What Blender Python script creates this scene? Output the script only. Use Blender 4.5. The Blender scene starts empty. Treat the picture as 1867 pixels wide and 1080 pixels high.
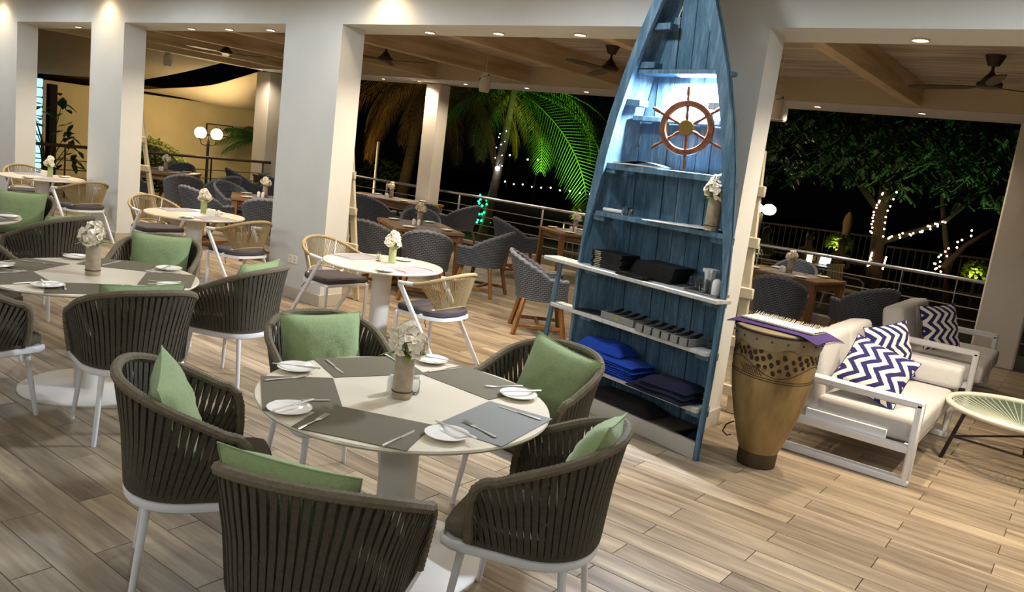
import bpy, bmesh, math, random
from mathutils import Vector, Matrix, Euler

random.seed(7)
SC = bpy.context.scene
COL = SC.collection
PI = math.pi

# ------------------------------------------------------------------ camera, world, exposure
def make_camera():
    yaw, pitch, roll = -0.625297, 0.1725156, 0.1263408
    f_px = 1455.3
    cam = bpy.data.cameras.new('camera')
    cam.sensor_fit = 'HORIZONTAL'
    cam.sensor_width = 36.0
    cam.lens = f_px / 1867.0 * 36.0
    cam.clip_start = 0.05
    cam.clip_end = 400
    o = bpy.data.objects.new('camera', cam)
    COL.objects.link(o)
    fwd = Vector((math.sin(yaw) * math.cos(pitch), math.cos(yaw) * math.cos(pitch), -math.sin(pitch)))
    right = Vector((math.cos(yaw), -math.sin(yaw), 0))
    up = right.cross(fwd)
    r2 = right * math.cos(roll) + up * math.sin(roll)
    u2 = -right * math.sin(roll) + up * math.cos(roll)
    m = Matrix((r2, u2, -fwd)).transposed().to_4x4()
    m.translation = Vector((0, 0, 1.82))
    o.matrix_world = m
    SC.camera = o

make_camera()
world = bpy.data.worlds.new('night')
SC.world = world
world.use_nodes = True
world.node_tree.nodes['Background'].inputs[0].default_value = (0.006, 0.006, 0.008, 1)
world.node_tree.nodes['Background'].inputs[1].default_value = 0.03
SC.view_settings.view_transform = 'Standard'
SC.view_settings.look = 'None'
SC.view_settings.gamma = 1.0
SC.view_settings.use_curve_mapping = False
SC.view_settings.exposure = 1.9
SC.cycles.max_bounces = 7
SC.cycles.diffuse_bounces = 4
SC.cycles.glossy_bounces = 3
SC.cycles.transmission_bounces = 6
SC.cycles.caustics_reflective = False
SC.cycles.caustics_refractive = False
SC.cycles.sample_clamp_indirect = 4.0

WARM = (1.0, 0.74, 0.45)
SOFT = (1.0, 0.83, 0.62)
COOL = (0.86, 0.94, 1.0)
WHITE_L = (1.0, 0.90, 0.80)

# ------------------------------------------------------------------ helpers
def lin(c):
    if isinstance(c, str):
        c = c.lstrip('#')
        c = [int(c[i:i + 2], 16) / 255 for i in (0, 2, 4)]
        c = [x / 12.92 if x <= 0.04045 else ((x + 0.055) / 1.055) ** 2.4 for x in c]
    return (c[0], c[1], c[2], 1)

MATS = {}
def mat(name, color, rough=0.5, metal=0.0, var=None, bump=None, emit=None, trans=0.0, ior=1.45, stretch=(1, 1, 1), color2=None, spec=0.5, sheen=0.0, coords='Object', sub=None):
    """procedural principled material; var=(scale, amount) colour noise; bump=(scale, strength)"""
    if name in MATS:
        return MATS[name]
    m = bpy.data.materials.new(name)
    m.use_nodes = True
    nt = m.node_tree
    b = nt.nodes['Principled BSDF']
    b.inputs['Base Color'].default_value = lin(color)
    b.inputs['Roughness'].default_value = rough
    b.inputs['Metallic'].default_value = metal
    b.inputs['Specular IOR Level'].default_value = spec
    b.inputs['IOR'].default_value = ior
    b.inputs['Transmission Weight'].default_value = trans
    if sheen:
        b.inputs['Sheen Weight'].default_value = sheen
    if sub:
        b.inputs['Subsurface Weight'].default_value = sub
    if emit:
        b.inputs['Emission Color'].default_value = lin(emit[0])
        b.inputs['Emission Strength'].default_value = emit[1]
    if var or bump:
        tc = nt.nodes.new('ShaderNodeTexCoord')
        mp = nt.nodes.new('ShaderNodeMapping')
        mp.inputs['Scale'].default_value = stretch
        nt.links.new(tc.outputs[coords], mp.inputs['Vector'])
    if var:
        n = nt.nodes.new('ShaderNodeTexNoise')
        n.inputs['Scale'].default_value = var[0]
        n.inputs['Detail'].default_value = 5
        nt.links.new(mp.outputs[0], n.inputs['Vector'])
        r = nt.nodes.new('ShaderNodeValToRGB')
        c = lin(color)
        c2 = lin(color2) if color2 else tuple(max(0, x * (1 - var[1])) for x in c[:3]) + (1,)
        r.color_ramp.elements[0].position = 0.32
        r.color_ramp.elements[1].position = 0.68
        r.color_ramp.elements[0].color = c2
        r.color_ramp.elements[1].color = c
        nt.links.new(n.outputs['Fac'], r.inputs['Fac'])
        nt.links.new(r.outputs['Color'], b.inputs['Base Color'])
    if bump:
        n2 = nt.nodes.new('ShaderNodeTexNoise')
        n2.inputs['Scale'].default_value = bump[0]
        n2.inputs['Detail'].default_value = 3
        nt.links.new(mp.outputs[0], n2.inputs['Vector'])
        bp = nt.nodes.new('ShaderNodeBump')
        bp.inputs['Strength'].default_value = bump[1]
        bp.inputs['Distance'].default_value = 0.01
        nt.links.new(n2.outputs['Fac'], bp.inputs['Height'])
        nt.links.new(bp.outputs['Normal'], b.inputs['Normal'])
    MATS[name] = m
    return m

def N(m, kind, **kw):
    n = m.node_tree.nodes.new(kind)
    for k, v in kw.items():
        if k.startswith('i_'):
            n.inputs[int(k[2:])].default_value = v
        else:
            setattr(n, k, v)
    return n

class MB:
    """collects vertices and faces of one mesh"""
    def __init__(self):
        self.v = []
        self.f = []
        self.M = Matrix.Identity(4)
    def at(self, loc=(0, 0, 0), rz=0.0, rx=0.0, ry=0.0):
        self.M = Matrix.Translation(loc) @ Euler((rx, ry, rz), 'XYZ').to_matrix().to_4x4()
        return self
    def add(self, vs, fs):
        n = len(self.v)
        self.v += [self.M @ Vector(p) for p in vs]
        self.f += [tuple(i + n for i in f) for f in fs]
        return self
    def box(self, c, s, bev=0.0):
        x, y, z = s[0] / 2, s[1] / 2, s[2] / 2
        cx, cy, cz = c
        if bev <= 0:
            vs = [(cx + a * x, cy + b * y, cz + d * z) for a in (-1, 1) for b in (-1, 1) for d in (-1, 1)]
            return self.add(vs, [(0, 1, 3, 2), (4, 6, 7, 5), (0, 4, 5, 1), (2, 3, 7, 6), (0, 2, 6, 4), (1, 5, 7, 3)])
        b0 = min(bev, x * .99, y * .99, z * .99)
        vs, idx = [], {}
        for a in (-1, 1):
            for b in (-1, 1):
                for d in (-1, 1):
                    for ax in range(3):
                        p = [a * (x - b0), b * (y - b0), d * (z - b0)]
                        p[ax] = (a * x, b * y, d * z)[ax]
                        idx[(a, b, d, ax)] = len(vs)
                        vs.append((cx + p[0], cy + p[1], cz + p[2]))
        fs = []
        def quad(keys, nrm):
            pts = [Vector(vs[idx[k]]) for k in keys]
            if (pts[1] - pts[0]).cross(pts[2] - pts[0]).dot(Vector(nrm)) < 0:
                keys = keys[::-1]
            fs.append(tuple(idx[k] for k in keys))
        for s_ in (-1, 1):
            quad([(s_, -1, -1, 0), (s_, 1, -1, 0), (s_, 1, 1, 0), (s_, -1, 1, 0)], (s_, 0, 0))
            quad([(-1, s_, -1, 1), (1, s_, -1, 1), (1, s_, 1, 1), (-1, s_, 1, 1)], (0, s_, 0))
            quad([(-1, -1, s_, 2), (1, -1, s_, 2), (1, 1, s_, 2), (-1, 1, s_, 2)], (0, 0, s_))
        for p in (-1, 1):
            for q in (-1, 1):
                quad([(p, q, -1, 0), (p, q, 1, 0), (p, q, 1, 1), (p, q, -1, 1)], (p, q, 0))
                quad([(p, -1, q, 0), (p, 1, q, 0), (p, 1, q, 2), (p, -1, q, 2)], (p, 0, q))
                quad([(-1, p, q, 1), (1, p, q, 1), (1, p, q, 2), (-1, p, q, 2)], (0, p, q))
                for d in (-1, 1):
                    quad([(p, q, d, 0), (p, q, d, 1), (p, q, d, 2)], (p, q, d))
        return self.add(vs, fs)
    def bar(self, a, b, w, h, bev=0.0, up=(0, 0, 1)):
        """square bar from a to b, w across, h along up"""
        a, b = Vector(a), Vector(b)
        d = b - a
        L = d.length
        z = d.normalized()
        x = Vector(up).cross(z)
        if x.length < 1e-4:
            x = Vector((1, 0, 0)).cross(z)
        x.normalize()
        y = z.cross(x)
        m = Matrix((x, y, z)).transposed().to_4x4()
        m.translation = (a + b) / 2
        keep = self.M
        self.M = keep @ m
        self.box((0, 0, 0), (w, h, L), bev)
        self.M = keep
        return self
    def tube(self, pts, r, n=8, caps=True, closed=False, flat=1.0, upv=None):
        pts = [Vector(p) for p in pts]
        m = len(pts)
        rs = r if isinstance(r, (list, tuple)) else [r] * m
        vs, fs = [], []
        prev = None
        for i, p in enumerate(pts):
            if closed:
                t = pts[(i + 1) % m] - pts[i - 1]
            else:
                t = pts[min(i + 1, m - 1)] - pts[max(i - 1, 0)]
            t.normalize()
            if prev is None:
                u = Vector(upv) if upv else (Vector((0, 0, 1)) if abs(t.z) < 0.9 else Vector((1, 0, 0)))
            else:
                u = prev
            if upv:
                u = Vector(upv)
            x = u - t * u.dot(t)
            if x.length < 1e-5:
                x = Vector((1, 0, 0)) - t * t.x
            x.normalize()
            prev = x
            y = t.cross(x)
            for k in range(n):
                a = 2 * PI * k / n
                vs.append(p + (x * math.cos(a) + y * math.sin(a) * flat) * rs[i])
        for i in range(m if closed else m - 1):
            j = (i + 1) % m
            for k in range(n):
                l = (k + 1) % n
                fs.append((i * n + k, i * n + l, j * n + l, j * n + k))
        if caps and not closed:
            fs.append(tuple(range(n))[::-1])
            fs.append(tuple((m - 1) * n + k for k in range(n)))
        return self.add(vs, fs)
    def lathe(self, prof, n=24, c=(0, 0, 0), caps=True):
        """prof: list of (r, z) bottom to top"""
        vs, fs = [], []
        m = len(prof)
        for r, z in prof:
            for k in range(n):
                a = 2 * PI * k / n
                vs.append((c[0] + r * math.cos(a), c[1] + r * math.sin(a), c[2] + z))
        for i in range(m - 1):
            for k in range(n):
                l = (k + 1) % n
                fs.append((i * n + k, i * n + l, (i + 1) * n + l, (i + 1) * n + k))
        if caps:
            if prof[0][0] > 1e-6:
                fs.append(tuple(range(n))[::-1])
            if prof[-1][0] > 1e-6:
                fs.append(tuple((m - 1) * n + k for k in range(n)))
        return self.add(vs, fs)
    def prism(self, out, z0, z1, bev=0.0):
        """outline in xy (counter-clockwise) extruded z0..z1"""
        n = len(out)
        rings = [(0, z0), (0, z1)]
        if bev:
            rings = [(bev, z0), (0, z0 + bev), (0, z1 - bev), (bev, z1)]
        vs, fs = [], []
        cx = sum(p[0] for p in out) / n
        cy = sum(p[1] for p in out) / n
        for ins, z in rings:
            for p in out:
                d = Vector((p[0] - cx, p[1] - cy))
                L = d.length or 1
                s = max(0, (L - ins)) / L
                vs.append((cx + d.x * s, cy + d.y * s, z))
        for i in range(len(rings) - 1):
            for k in range(n):
                l = (k + 1) % n
                fs.append((i * n + k, i * n + l, (i + 1) * n + l, (i + 1) * n + k))
        fs.append(tuple(range(n))[::-1])
        fs.append(tuple((len(rings) - 1) * n + k for k in range(n)))
        return self.add(vs, fs)
    def sphere(self, c, r, n=12, m=8, s=(1, 1, 1)):
        vs, fs = [], []
        for i in range(1, m):
            th = PI * i / m
            for k in range(n):
                a = 2 * PI * k / n
                vs.append((c[0] + r * s[0] * math.sin(th) * math.cos(a), c[1] + r * s[1] * math.sin(th) * math.sin(a), c[2] - r * s[2] * math.cos(th)))
        b = len(vs)
        vs += [(c[0], c[1], c[2] - r * s[2]), (c[0], c[1], c[2] + r * s[2])]
        for i in range(m - 2):
            for k in range(n):
                l = (k + 1) % n
                fs.append((i * n + k, i * n + l, (i + 1) * n + l, (i + 1) * n + k))
        for k in range(n):
            l = (k + 1) % n
            fs.append((l, k, b))
            fs.append(((m - 2) * n + k, (m - 2) * n + l, b + 1))
        return self.add(vs, fs)
    def grid(self, fn, nu, nv, thick=None, wrap_u=False):
        """surface fn(u,v)->point, u,v in 0..1"""
        vs = [fn(i / nu, j / nv) for j in range(nv + 1) for i in range(nu + 1)]
        w = nu + 1
        fs = [(j * w + i, j * w + i + 1, (j + 1) * w + i + 1, (j + 1) * w + i) for j in range(nv) for i in range(nu)]
        return self.add(vs, fs)
    def mesh(self, name, material, smooth=True, angle=40):
        me = bpy.data.meshes.new(name)
        me.from_pydata([tuple(p) for p in self.v], [], self.f)
        if material:
            me.materials.append(material)
        if smooth:
            me.polygons.foreach_set('use_smooth', [True] * len(me.polygons))
            try:
                me.set_sharp_from_angle(angle=math.radians(angle))
            except Exception:
                pass
        me.update()
        return me
    def build(self, name, material, parent=None, smooth=True, loc=(0, 0, 0), rot=(0, 0, 0), angle=40):
        o = bpy.data.objects.new(name, self.mesh(name, material, smooth, angle))
        COL.objects.link(o)
        o.location = loc
        o.rotation_euler = rot
        if parent:
            o.parent = parent
        return o

def thing(name, label, cat, loc=(0, 0, 0), rz=0.0, group=None, rot=None):
    o = bpy.data.objects.new(name, None)
    o.empty_display_size = 0.05
    COL.objects.link(o)
    o.location = loc
    o.rotation_euler = rot if rot else (0, 0, rz)
    o['label'] = label
    o['category'] = cat
    if group:
        o['group'] = group
    return o

def tag(o, label=None, cat=None, group=None, kind=None):
    if label: o['label'] = label
    if cat: o['category'] = cat
    if group: o['group'] = group
    if kind: o['kind'] = kind
    return o

def place(me, name, parent=None, loc=(0, 0, 0), rot=(0, 0, 0), scale=None):
    o = bpy.data.objects.new(name, me)
    COL.objects.link(o)
    o.location = loc
    o.rotation_euler = rot
    if scale: o.scale = scale
    if parent: o.parent = parent
    return o

def children(o):
    return [c for c in KIDS.get(o.name, [])]

def copy_tree(o, parent=None):
    c = o.copy()
    COL.objects.link(c)
    c.parent = parent
    for ch in list(o.children):
        copy_tree(ch, c)
    return c

def dup(o, label, loc, rz=0.0, group=None, rot=None):
    c = copy_tree(o)
    c.location = loc
    c.rotation_euler = rot if rot else (0, 0, rz)
    c['label'] = label
    if group: c['group'] = group
    return c

def lamp(kind, loc, energy, color, parent=None, size=0.1, rot=(0, 0, 0), spot=None, blend=0.5, spread=None, name='lamp_light'):
    l = bpy.data.lights.new(name, kind)
    l.energy = energy
    l.color = color
    if kind == 'SPOT':
        l.spot_size = spot
        l.spot_blend = blend
        l.shadow_soft_size = size
    elif kind == 'POINT':
        l.shadow_soft_size = size
    elif kind == 'AREA':
        l.shape = 'DISK'
        l.size = size
        if spread: l.spread = spread
    o = bpy.data.objects.new(name, l)
    COL.objects.link(o)
    o.location = loc
    o.rotation_euler = rot
    if parent: o.parent = parent
    return o

# ------------------------------------------------------------------ materials of the setting
def plaster(name, color, amt=0.10):
    m = mat(name, color, rough=0.75, var=(2.3, amt), bump=(9, 0.25), coords='Object')
    return m

M_WALL = plaster('painted_plaster', '#d8d9d5', 0.06)
M_TRIM = mat('skirting_paint', '#b9b3a6', rough=0.6)
M_CEIL = mat('ceiling_paint', '#e4dfd4', rough=0.8)
M_WHITE_METAL = mat('white_powder_coat', '#e6e6e8', rough=0.4)
M_STEEL = mat('brushed_steel', '#c9cad0', rough=0.28, metal=1.0)
M_BLACK = mat('black_metal', '#1b1a1a', rough=0.5)
M_GLASS = mat('clear_glass', '#f4f8f6', rough=0.03, trans=1.0, ior=1.45)
M_CHROME = mat('cutlery_steel', '#dcd8cf', rough=0.3, metal=0.75)
M_CERAMIC = mat('white_ceramic', '#efeae0', rough=0.2)
M_EMIT_WARM = mat('warm_bulb', '#ffe2b0', rough=0.5, emit=('#ffdca8', 14))
M_EMIT_WHITE = mat('white_bulb', '#fff4e0', rough=0.5, emit=('#fff1dc', 16))

def wood(name, c1, c2, scale=3.0, stretch=(1, 14, 14), rough=0.5, bump=0.15):
    return mat(name, c1, rough=rough, var=(scale, 0.3), bump=(scale * 3, bump), stretch=stretch, color2=c2)

def floor_material():
    m = bpy.data.materials.new('wood_look_tile')
    m.use_nodes = True
    nt = m.node_tree
    b = nt.nodes['Principled BSDF']
    L = nt.links.new
    g = N(m, 'ShaderNodeNewGeometry')
    s = N(m, 'ShaderNodeSeparateXYZ')
    L(g.outputs['Position'], s.inputs[0])
    def math_(op, a, bb=None):
        n = N(m, 'ShaderNodeMath', operation=op)
        for i, x in enumerate((a, bb)):
            if x is None: continue
            if isinstance(x, (int, float)): n.inputs[i].default_value = x
            else: L(x, n.inputs[i])
        return n.outputs[0]
    row = math_('FLOOR', math_('DIVIDE', math_('SUBTRACT', s.outputs[1], 5.2), 0.1595))
    par = math_('MODULO', math_('ADD', row, 1000), 2.0)
    col = math_('FLOOR', math_('DIVIDE', math_('SUBTRACT', math_('ADD', s.outputs[0], 0.6165), math_('MULTIPLY', par, 0.4865)), 0.973))
    cv = N(m, 'ShaderNodeCombineXYZ')
    L(row, cv.inputs[0]); L(col, cv.inputs[1])
    wn = N(m, 'ShaderNodeTexWhiteNoise', noise_dimensions='2D')
    L(cv.outputs[0], wn.inputs['Vector'])
    gv = N(m, 'ShaderNodeCombineXYZ')
    L(math_('MULTIPLY', s.outputs[0], 1.3), gv.inputs[0])
    L(math_('MULTIPLY', s.outputs[1], 15.0), gv.inputs[1])
    L(math_('MULTIPLY', wn.outputs['Value'], 40.0), gv.inputs[2])
    n1 = N(m, 'ShaderNodeTexNoise')
    n1.inputs['Scale'].default_value = 1.0
    n1.inputs['Detail'].default_value = 6
    n1.inputs['Roughness'].default_value = 0.6
    L(gv.outputs[0], n1.inputs['Vector'])
    r = N(m, 'ShaderNodeValToRGB')
    cr = r.color_ramp
    cr.elements[0].position = 0.28; cr.elements[0].color = lin('#6a5b48')
    cr.elements[1].position = 0.70; cr.elements[1].color = lin('#b3a083')
    e = cr.elements.new(0.48); e.color = lin('#91806a')
    L(n1.outputs['Fac'], r.inputs['Fac'])
    hsv = N(m, 'ShaderNodeHueSaturation')
    hsv.inputs['Saturation'].default_value = 0.92
    L(r.outputs[0], hsv.inputs['Color'])
    L(math_('ADD', math_('MULTIPLY', wn.outputs['Value'], 0.42), 0.80), hsv.inputs['Value'])
    L(hsv.outputs[0], b.inputs['Base Color'])
    b.inputs['Roughness'].default_value = 0.42
    b.inputs['Specular IOR Level'].default_value = 0.4
    bp = N(m, 'ShaderNodeBump')
    bp.inputs['Strength'].default_value = 0.08
    bp.inputs['Distance'].default_value = 0.004
    L(n1.outputs['Fac'], bp.inputs['Height'])
    L(bp.outputs[0], b.inputs['Normal'])
    return m

M_FLOOR = floor_material()
M_GROUT = mat('tile_grout', '#5a4d3c', rough=0.9)

# ------------------------------------------------------------------ floor
YF, YB, YH = 5.52, 5.82, 6.05          # facade front, back of the piers, back of the lintel beam
XL, XR = -15.6, 4.0                    # ends of the terrace
YR = 11.75                             # terrace edge

def build_floor():
    fl = MB().box((-6.0, 3.4, -0.06), (28.0, 17.2, 0.10)).build('floor', M_GROUT, smooth=False)
    tag(fl, kind='structure')
    W, LEN = 0.1595, 0.973
    me = MB().box((0, 0, -0.005), (LEN - 0.004, W - 0.0035, 0.012), 0.0012).mesh('plank', M_FLOOR, False)
    rest = MB()
    cand = []
    for r in range(-61, 41):
        y = 5.2 + (r + 0.5) * W
        off = -0.6165 + (0.4865 if (r % 2) else 0.0)
        for c in range(-20, 10):
            x = off + (c + 0.5) * LEN
            if x < -19.6 or x > 7.6 or y > YR + 0.05:
                continue
            cand.append((x, y))
    yaw = -0.625297
    def score(p):
        d = math.hypot(*p)
        a = math.atan2(p[0], p[1]) - yaw
        if p[1] < 0.9 or abs(a) > 0.62: return 99 + d
        return d
    cand.sort(key=score)
    for x, y in cand[:300]:
        place(me, 'plank', fl, (x, y, 0))
    for x, y in cand[300:]:
        rest.box((x, y, -0.005), (LEN - 0.004, W - 0.0035, 0.012))
    tag(rest.build('plank_field', M_FLOOR, fl, smooth=False), kind='stuff')

build_floor()

# ------------------------------------------------------------------ facade wall, ceilings, columns
def build_shell():
    ZT, ZO = 3.36, 2.895
    xs = [(-18.0, -13.94), (-11.60, -10.72), (-7.37, -6.47), (-2.98, -2.11), (1.45, 6.5)]
    w = MB()
    for a, b in xs:
        w.box(((a + b) / 2, (YF + YB) / 2, ZO / 2), (b - a, YB - YF, ZO))
    w.box(((-18 + 6.5) / 2, (YF + YB) / 2, (ZO + ZT) / 2), (24.5, YB - YF, ZT - ZO))
    w.box(((-15.9 + 4.3) / 2, (YB + YH) / 2, ZO + 0.30), (20.2, YH - YB, 0.60))
    wall = w.build('wall_terrace', M_WALL, smooth=False)
    tag(wall, kind='structure')
    for i, (a, b) in enumerate(xs):
        bb = MB().box(((a + b) / 2, YF - 0.008, 0.065), (b - a + 0.024, 0.022, 0.13), 0.004)
        bb.box((b + 0.006, (YF + YB) / 2, 0.065), (0.016, YB - YF, 0.13), 0.003)
        tag(bb.build('baseboard_pier', M_TRIM), kind='structure')
    ce = MB().box((-6, 0.56, ZT + 0.05), (25, 10.1, 0.1)).build('ceiling', M_CEIL, smooth=False)
    tag(ce, kind='structure')
    for nm, c, s in (('wall_left', (-18.1, 0.5, 1.68), (0.2, 10.2, 3.36)), ('wall_right', (6.6, 0.5, 1.68), (0.2, 10.2, 3.36)), ('wall_rear', (-6, -4.7, 1.68), (25, 0.2, 3.36))):
        tag(MB().box(c, s).build(nm, M_WALL, smooth=False), kind='structure')
    # terrace roof: white-washed boards on joists
    M_BOARD = wood('whitewashed_board', '#e2d9cc', '#a8988a', 2.2, (0.5, 7, 7), 0.7)
    M_JOIST = wood('pale_joist_timber', '#d6c3a2', '#b0946c', 1.6, (6, 0.6, 6), 0.65)
    M_FASCIA = mat('fascia_paint', '#cfbf9f', rough=0.7, var=(1.2, 0.10))
    M_SOFFIT = mat('soffit_paint', '#dcd6da', rough=0.7)
    t = MB().box(((XL + XR) / 2, 8.75, 3.31), (XR - XL, 5.5, 0.06)).build('ceiling_terrace', M_BOARD, smooth=False)
    tag(t, kind='structure')
    for x in (-14.2, -12.15, -10.06, -7.99, -6.05, -4.08, -2.11, -0.1, 1.9):
        j = MB().box((x - 0.07, 8.42, 3.145), (0.14, 4.76, 0.27), 0.004).build('joist', M_JOIST, t, smooth=False)
    f = MB().box(((XL + XR) / 2, 11.28, 3.17), (XR - XL + 0.1, 0.98, 0.34)).build('trim_1', M_FASCIA, smooth=False)
    tag(f, kind='structure')
    MB().box(((XL + XR) / 2, 11.28, 2.99), (XR - XL + 0.1, 0.985, 0.012)).build('soffit', M_SOFFIT, f, smooth=False)
    e = MB().box((XL - 0.1, 8.42, 3.145), (0.30, 4.74, 0.30)).build('trim_2', M_FASCIA, smooth=False)
    tag(e, kind='structure')
    M_COLUMN = plaster('column_plaster', '#d9d2c6', 0.05)
    for i, (x0, x1) in enumerate(((-16.04, -15.56), (-10.87, -10.50), (-1.10, -0.60))):
        y = 11.42
        c = MB().box(((x0 + x1) / 2, y + 0.15, 1.49), (x1 - x0, 0.30 if i else 0.5, 2.985), 0.02)
        tag(c.build('wall_column', M_COLUMN, smooth=False), kind='structure')

build_shell()

# ------------------------------------------------------------------ downlights of the place, and added fill downlights inside
M_RING = mat('downlight_ring', '#d8d2c6', rough=0.5)
def downlight(loc, label, energy, color, group, r=0.045, spot=2.3, lens=M_EMIT_WARM, blend=0.7, soft=0.05):
    t = thing('recessed_downlight', label, 'lamp', loc, group=group)
    MB().tube([(math.cos(a) * (r + .006), math.sin(a) * (r + .006), -.003) for a in [2 * PI * k / 20 for k in range(20)]], 0.008, 6, closed=True).build('trim_ring', M_RING, t)
    MB().lathe([(0.001, -.004), (r * .8, -.0035), (r, -.001)], 20).build('lens', lens, t)
    lamp('SPOT', (0, 0, -0.02), energy, color, t, soft, spot=spot, blend=blend)
    return t

HEAD = [(-12.71, 'leftmost opening, first from the left'), (-11.95, 'leftmost opening, second from the left'),
        (-9.72, 'second opening, left of three'), (-8.91, 'second opening, middle of three'), (-8.10, 'second opening, right of three'),
        (-5.60, 'opening left of the boat, left of three'), (-4.75, 'opening left of the boat, middle of three'), (-3.87, 'opening left of the boat, right of three'),
        (-1.23, 'right-hand opening above the sofa'), (-0.36, 'right-hand opening, second one'), (0.5, 'right-hand opening, third one')]
for x, d in HEAD:
    downlight((x, 5.86, 2.893), 'round downlight in the lintel of the ' + d, 50 if x > -7 else 38, SOFT, 'downlights in the lintel', spot=2.25, blend=.85, soft=.04)
FASC = [(-15.3, 'beside the far left column'), (-11.81, 'left of the middle column'), (-10.84, 'just left of the middle column top'),
        (-9.70, 'just right of the middle column'), (-8.33, 'over the green palm'), (-7.13, 'left of the boat top'),
        (-3.45, 'right-hand bay, left one'), (-2.16, 'right-hand bay, right one')]
for x, d in FASC:
    downlight((x, 11.2 if x > -15 else 10.9, 2.982), 'round downlight in the outer terrace soffit ' + d, 30, SOFT, 'downlights in the outer soffit', r=0.04, spot=2.6)
# inside: rows of added fill downlights in the unseen ceiling above and behind the camera
ORD = ('first', 'second', 'third', 'fourth', 'fifth', 'sixth', 'seventh', 'eighth', 'ninth')
k = -1
for y in (-2.6, 0.2, 4.0):
    for x in (-15.0, -12.0, -9.0, -6.0, -3.0, 0.0, 3.0):
        k += 1
        downlight((x, y, 3.358), 'added cool white fill downlight in the unseen ceiling, %s row, %s from the left' % ({-2.6: 'rear', 0.2: 'middle', 4.0: 'front'}[y], ORD[k % 7]), (31 if y > 2 else 9 if y > -1 else 27), COOL, 'added fill downlights', r=0.06, spot=3.1, blend=.3, lens=M_EMIT_WHITE, soft=0.12)
for x, d in ((-14.45, 'above the leftmost pier'), (-11.13, 'above the second pier'), (-5.80, 'above the opening left of the boat')):
    downlight((x, 5.26, 3.358), 'warm wall washing downlight ' + d, 9, WARM, 'wall washing downlights', r=0.05, spot=2.2)

# ------------------------------------------------------------------ railing round the terrace
def railing():
    t = thing('terrace_railing', 'brushed steel terrace railing with round handrail and thin rods', 'railing', (0, 11.86, 0))
    MB().tube([(-15.5, 0, .98), (4.0, 0, .98)], 0.027, 12).build('handrail', M_STEEL, t)
    for z in (.78, .62, .46, .30):
        MB().tube([(-15.5, 0, z), (4.0, 0, z)], 0.009, 8).build('rod', M_STEEL, t)
    for x in (-14.1, -12.1, -10.1, -8.12, -6.12, -4.12, -2.12, -1.45, 1.9):
        p = MB().box((x, 0, .50), (.012, .05, .90), .003).build('post', M_STEEL, t)
        MB().tube([(x, 0, .94), (x, 0, .975)], .008, 6).build('bracket', M_STEEL, p)
    M_D = mat('bronze_rail', '#5d5348', rough=0.4, metal=0.8)
    s = thing('side_railing', 'dark metal railing along the left end of the terrace', 'railing', (XL + 0.05, 0, 0))
    MB().tube([(0, 6.3, .98), (0, 11.5, .98)], 0.03, 10).build('handrail', M_D, s)
    for z in (.72, .54, .36):
        MB().tube([(0, 6.3, z), (0, 11.5, z)], 0.009, 8).build('rod', M_D, s)
    for y in (7.0, 8.5, 10.0, 11.3):
        MB().box((0, y, .49), (.05, .012, .94), .003).build('post', M_D, s)
railing()
M_CURB = mat('grey_concrete', '#8d8478', rough=0.9, var=(4, 0.25))
tag(MB().box((-5.8, 11.86, 0.05), (19.8, 0.16, 0.16), .01).build('trim_3', M_CURB), kind='structure')

# ------------------------------------------------------------------ ceiling fans, pendants, wall unit
M_FAN = mat('dark_bronze_fan', '#3a2b20', rough=0.45, metal=0.3)
M_BLADE = wood('dark_fan_blade', '#5b4630', '#33261a', 2, (1, 8, 8), 0.5)
def fan(x, label, a0):
    t = thing('ceiling_fan', label, 'ceiling fan', (x, 8.7, 3.28), group='ceiling fans under the terrace roof')
    MB().lathe([(.012, -.10), (.05, -.095), (.075, -.04), (.09, 0)], 20).build('canopy', M_FAN, t)
    MB().tube([(0, 0, -.09), (0, 0, -.17)], .014, 10).build('rod', M_FAN, t)
    MB().lathe([(.02, -.30), (.095, -.295), (.11, -.28), (.11, -.25), (.085, -.235), (.045, -.18), (.022, -.155), (.018, -.14)], 24).build('motor', M_FAN, t)
    for k in range(3):
        a = a0 + 2 * PI * k / 3
        out = [(.06, -.02), (.14, -.025), (.24, -.062), (.55, -.072), (.74, -.05), (.78, 0), (.74, .045), (.55, .055), (.24, .05), (.14, .025), (.06, .02)]
        MB().at((0, 0, -.283), a, .14).prism(out, -.004, .004).build('blade', M_BLADE, t)
fan(-13.27, 'dark ceiling fan in the second opening above the street lamp', 0.5)
fan(-9.17, 'dark ceiling fan left of the middle column', 0.15)
fan(-5.25, 'dark ceiling fan just left of the boat shelf', 0.35)
fan(-1.16, 'dark ceiling fan above the white sofas', 0.75)

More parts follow.
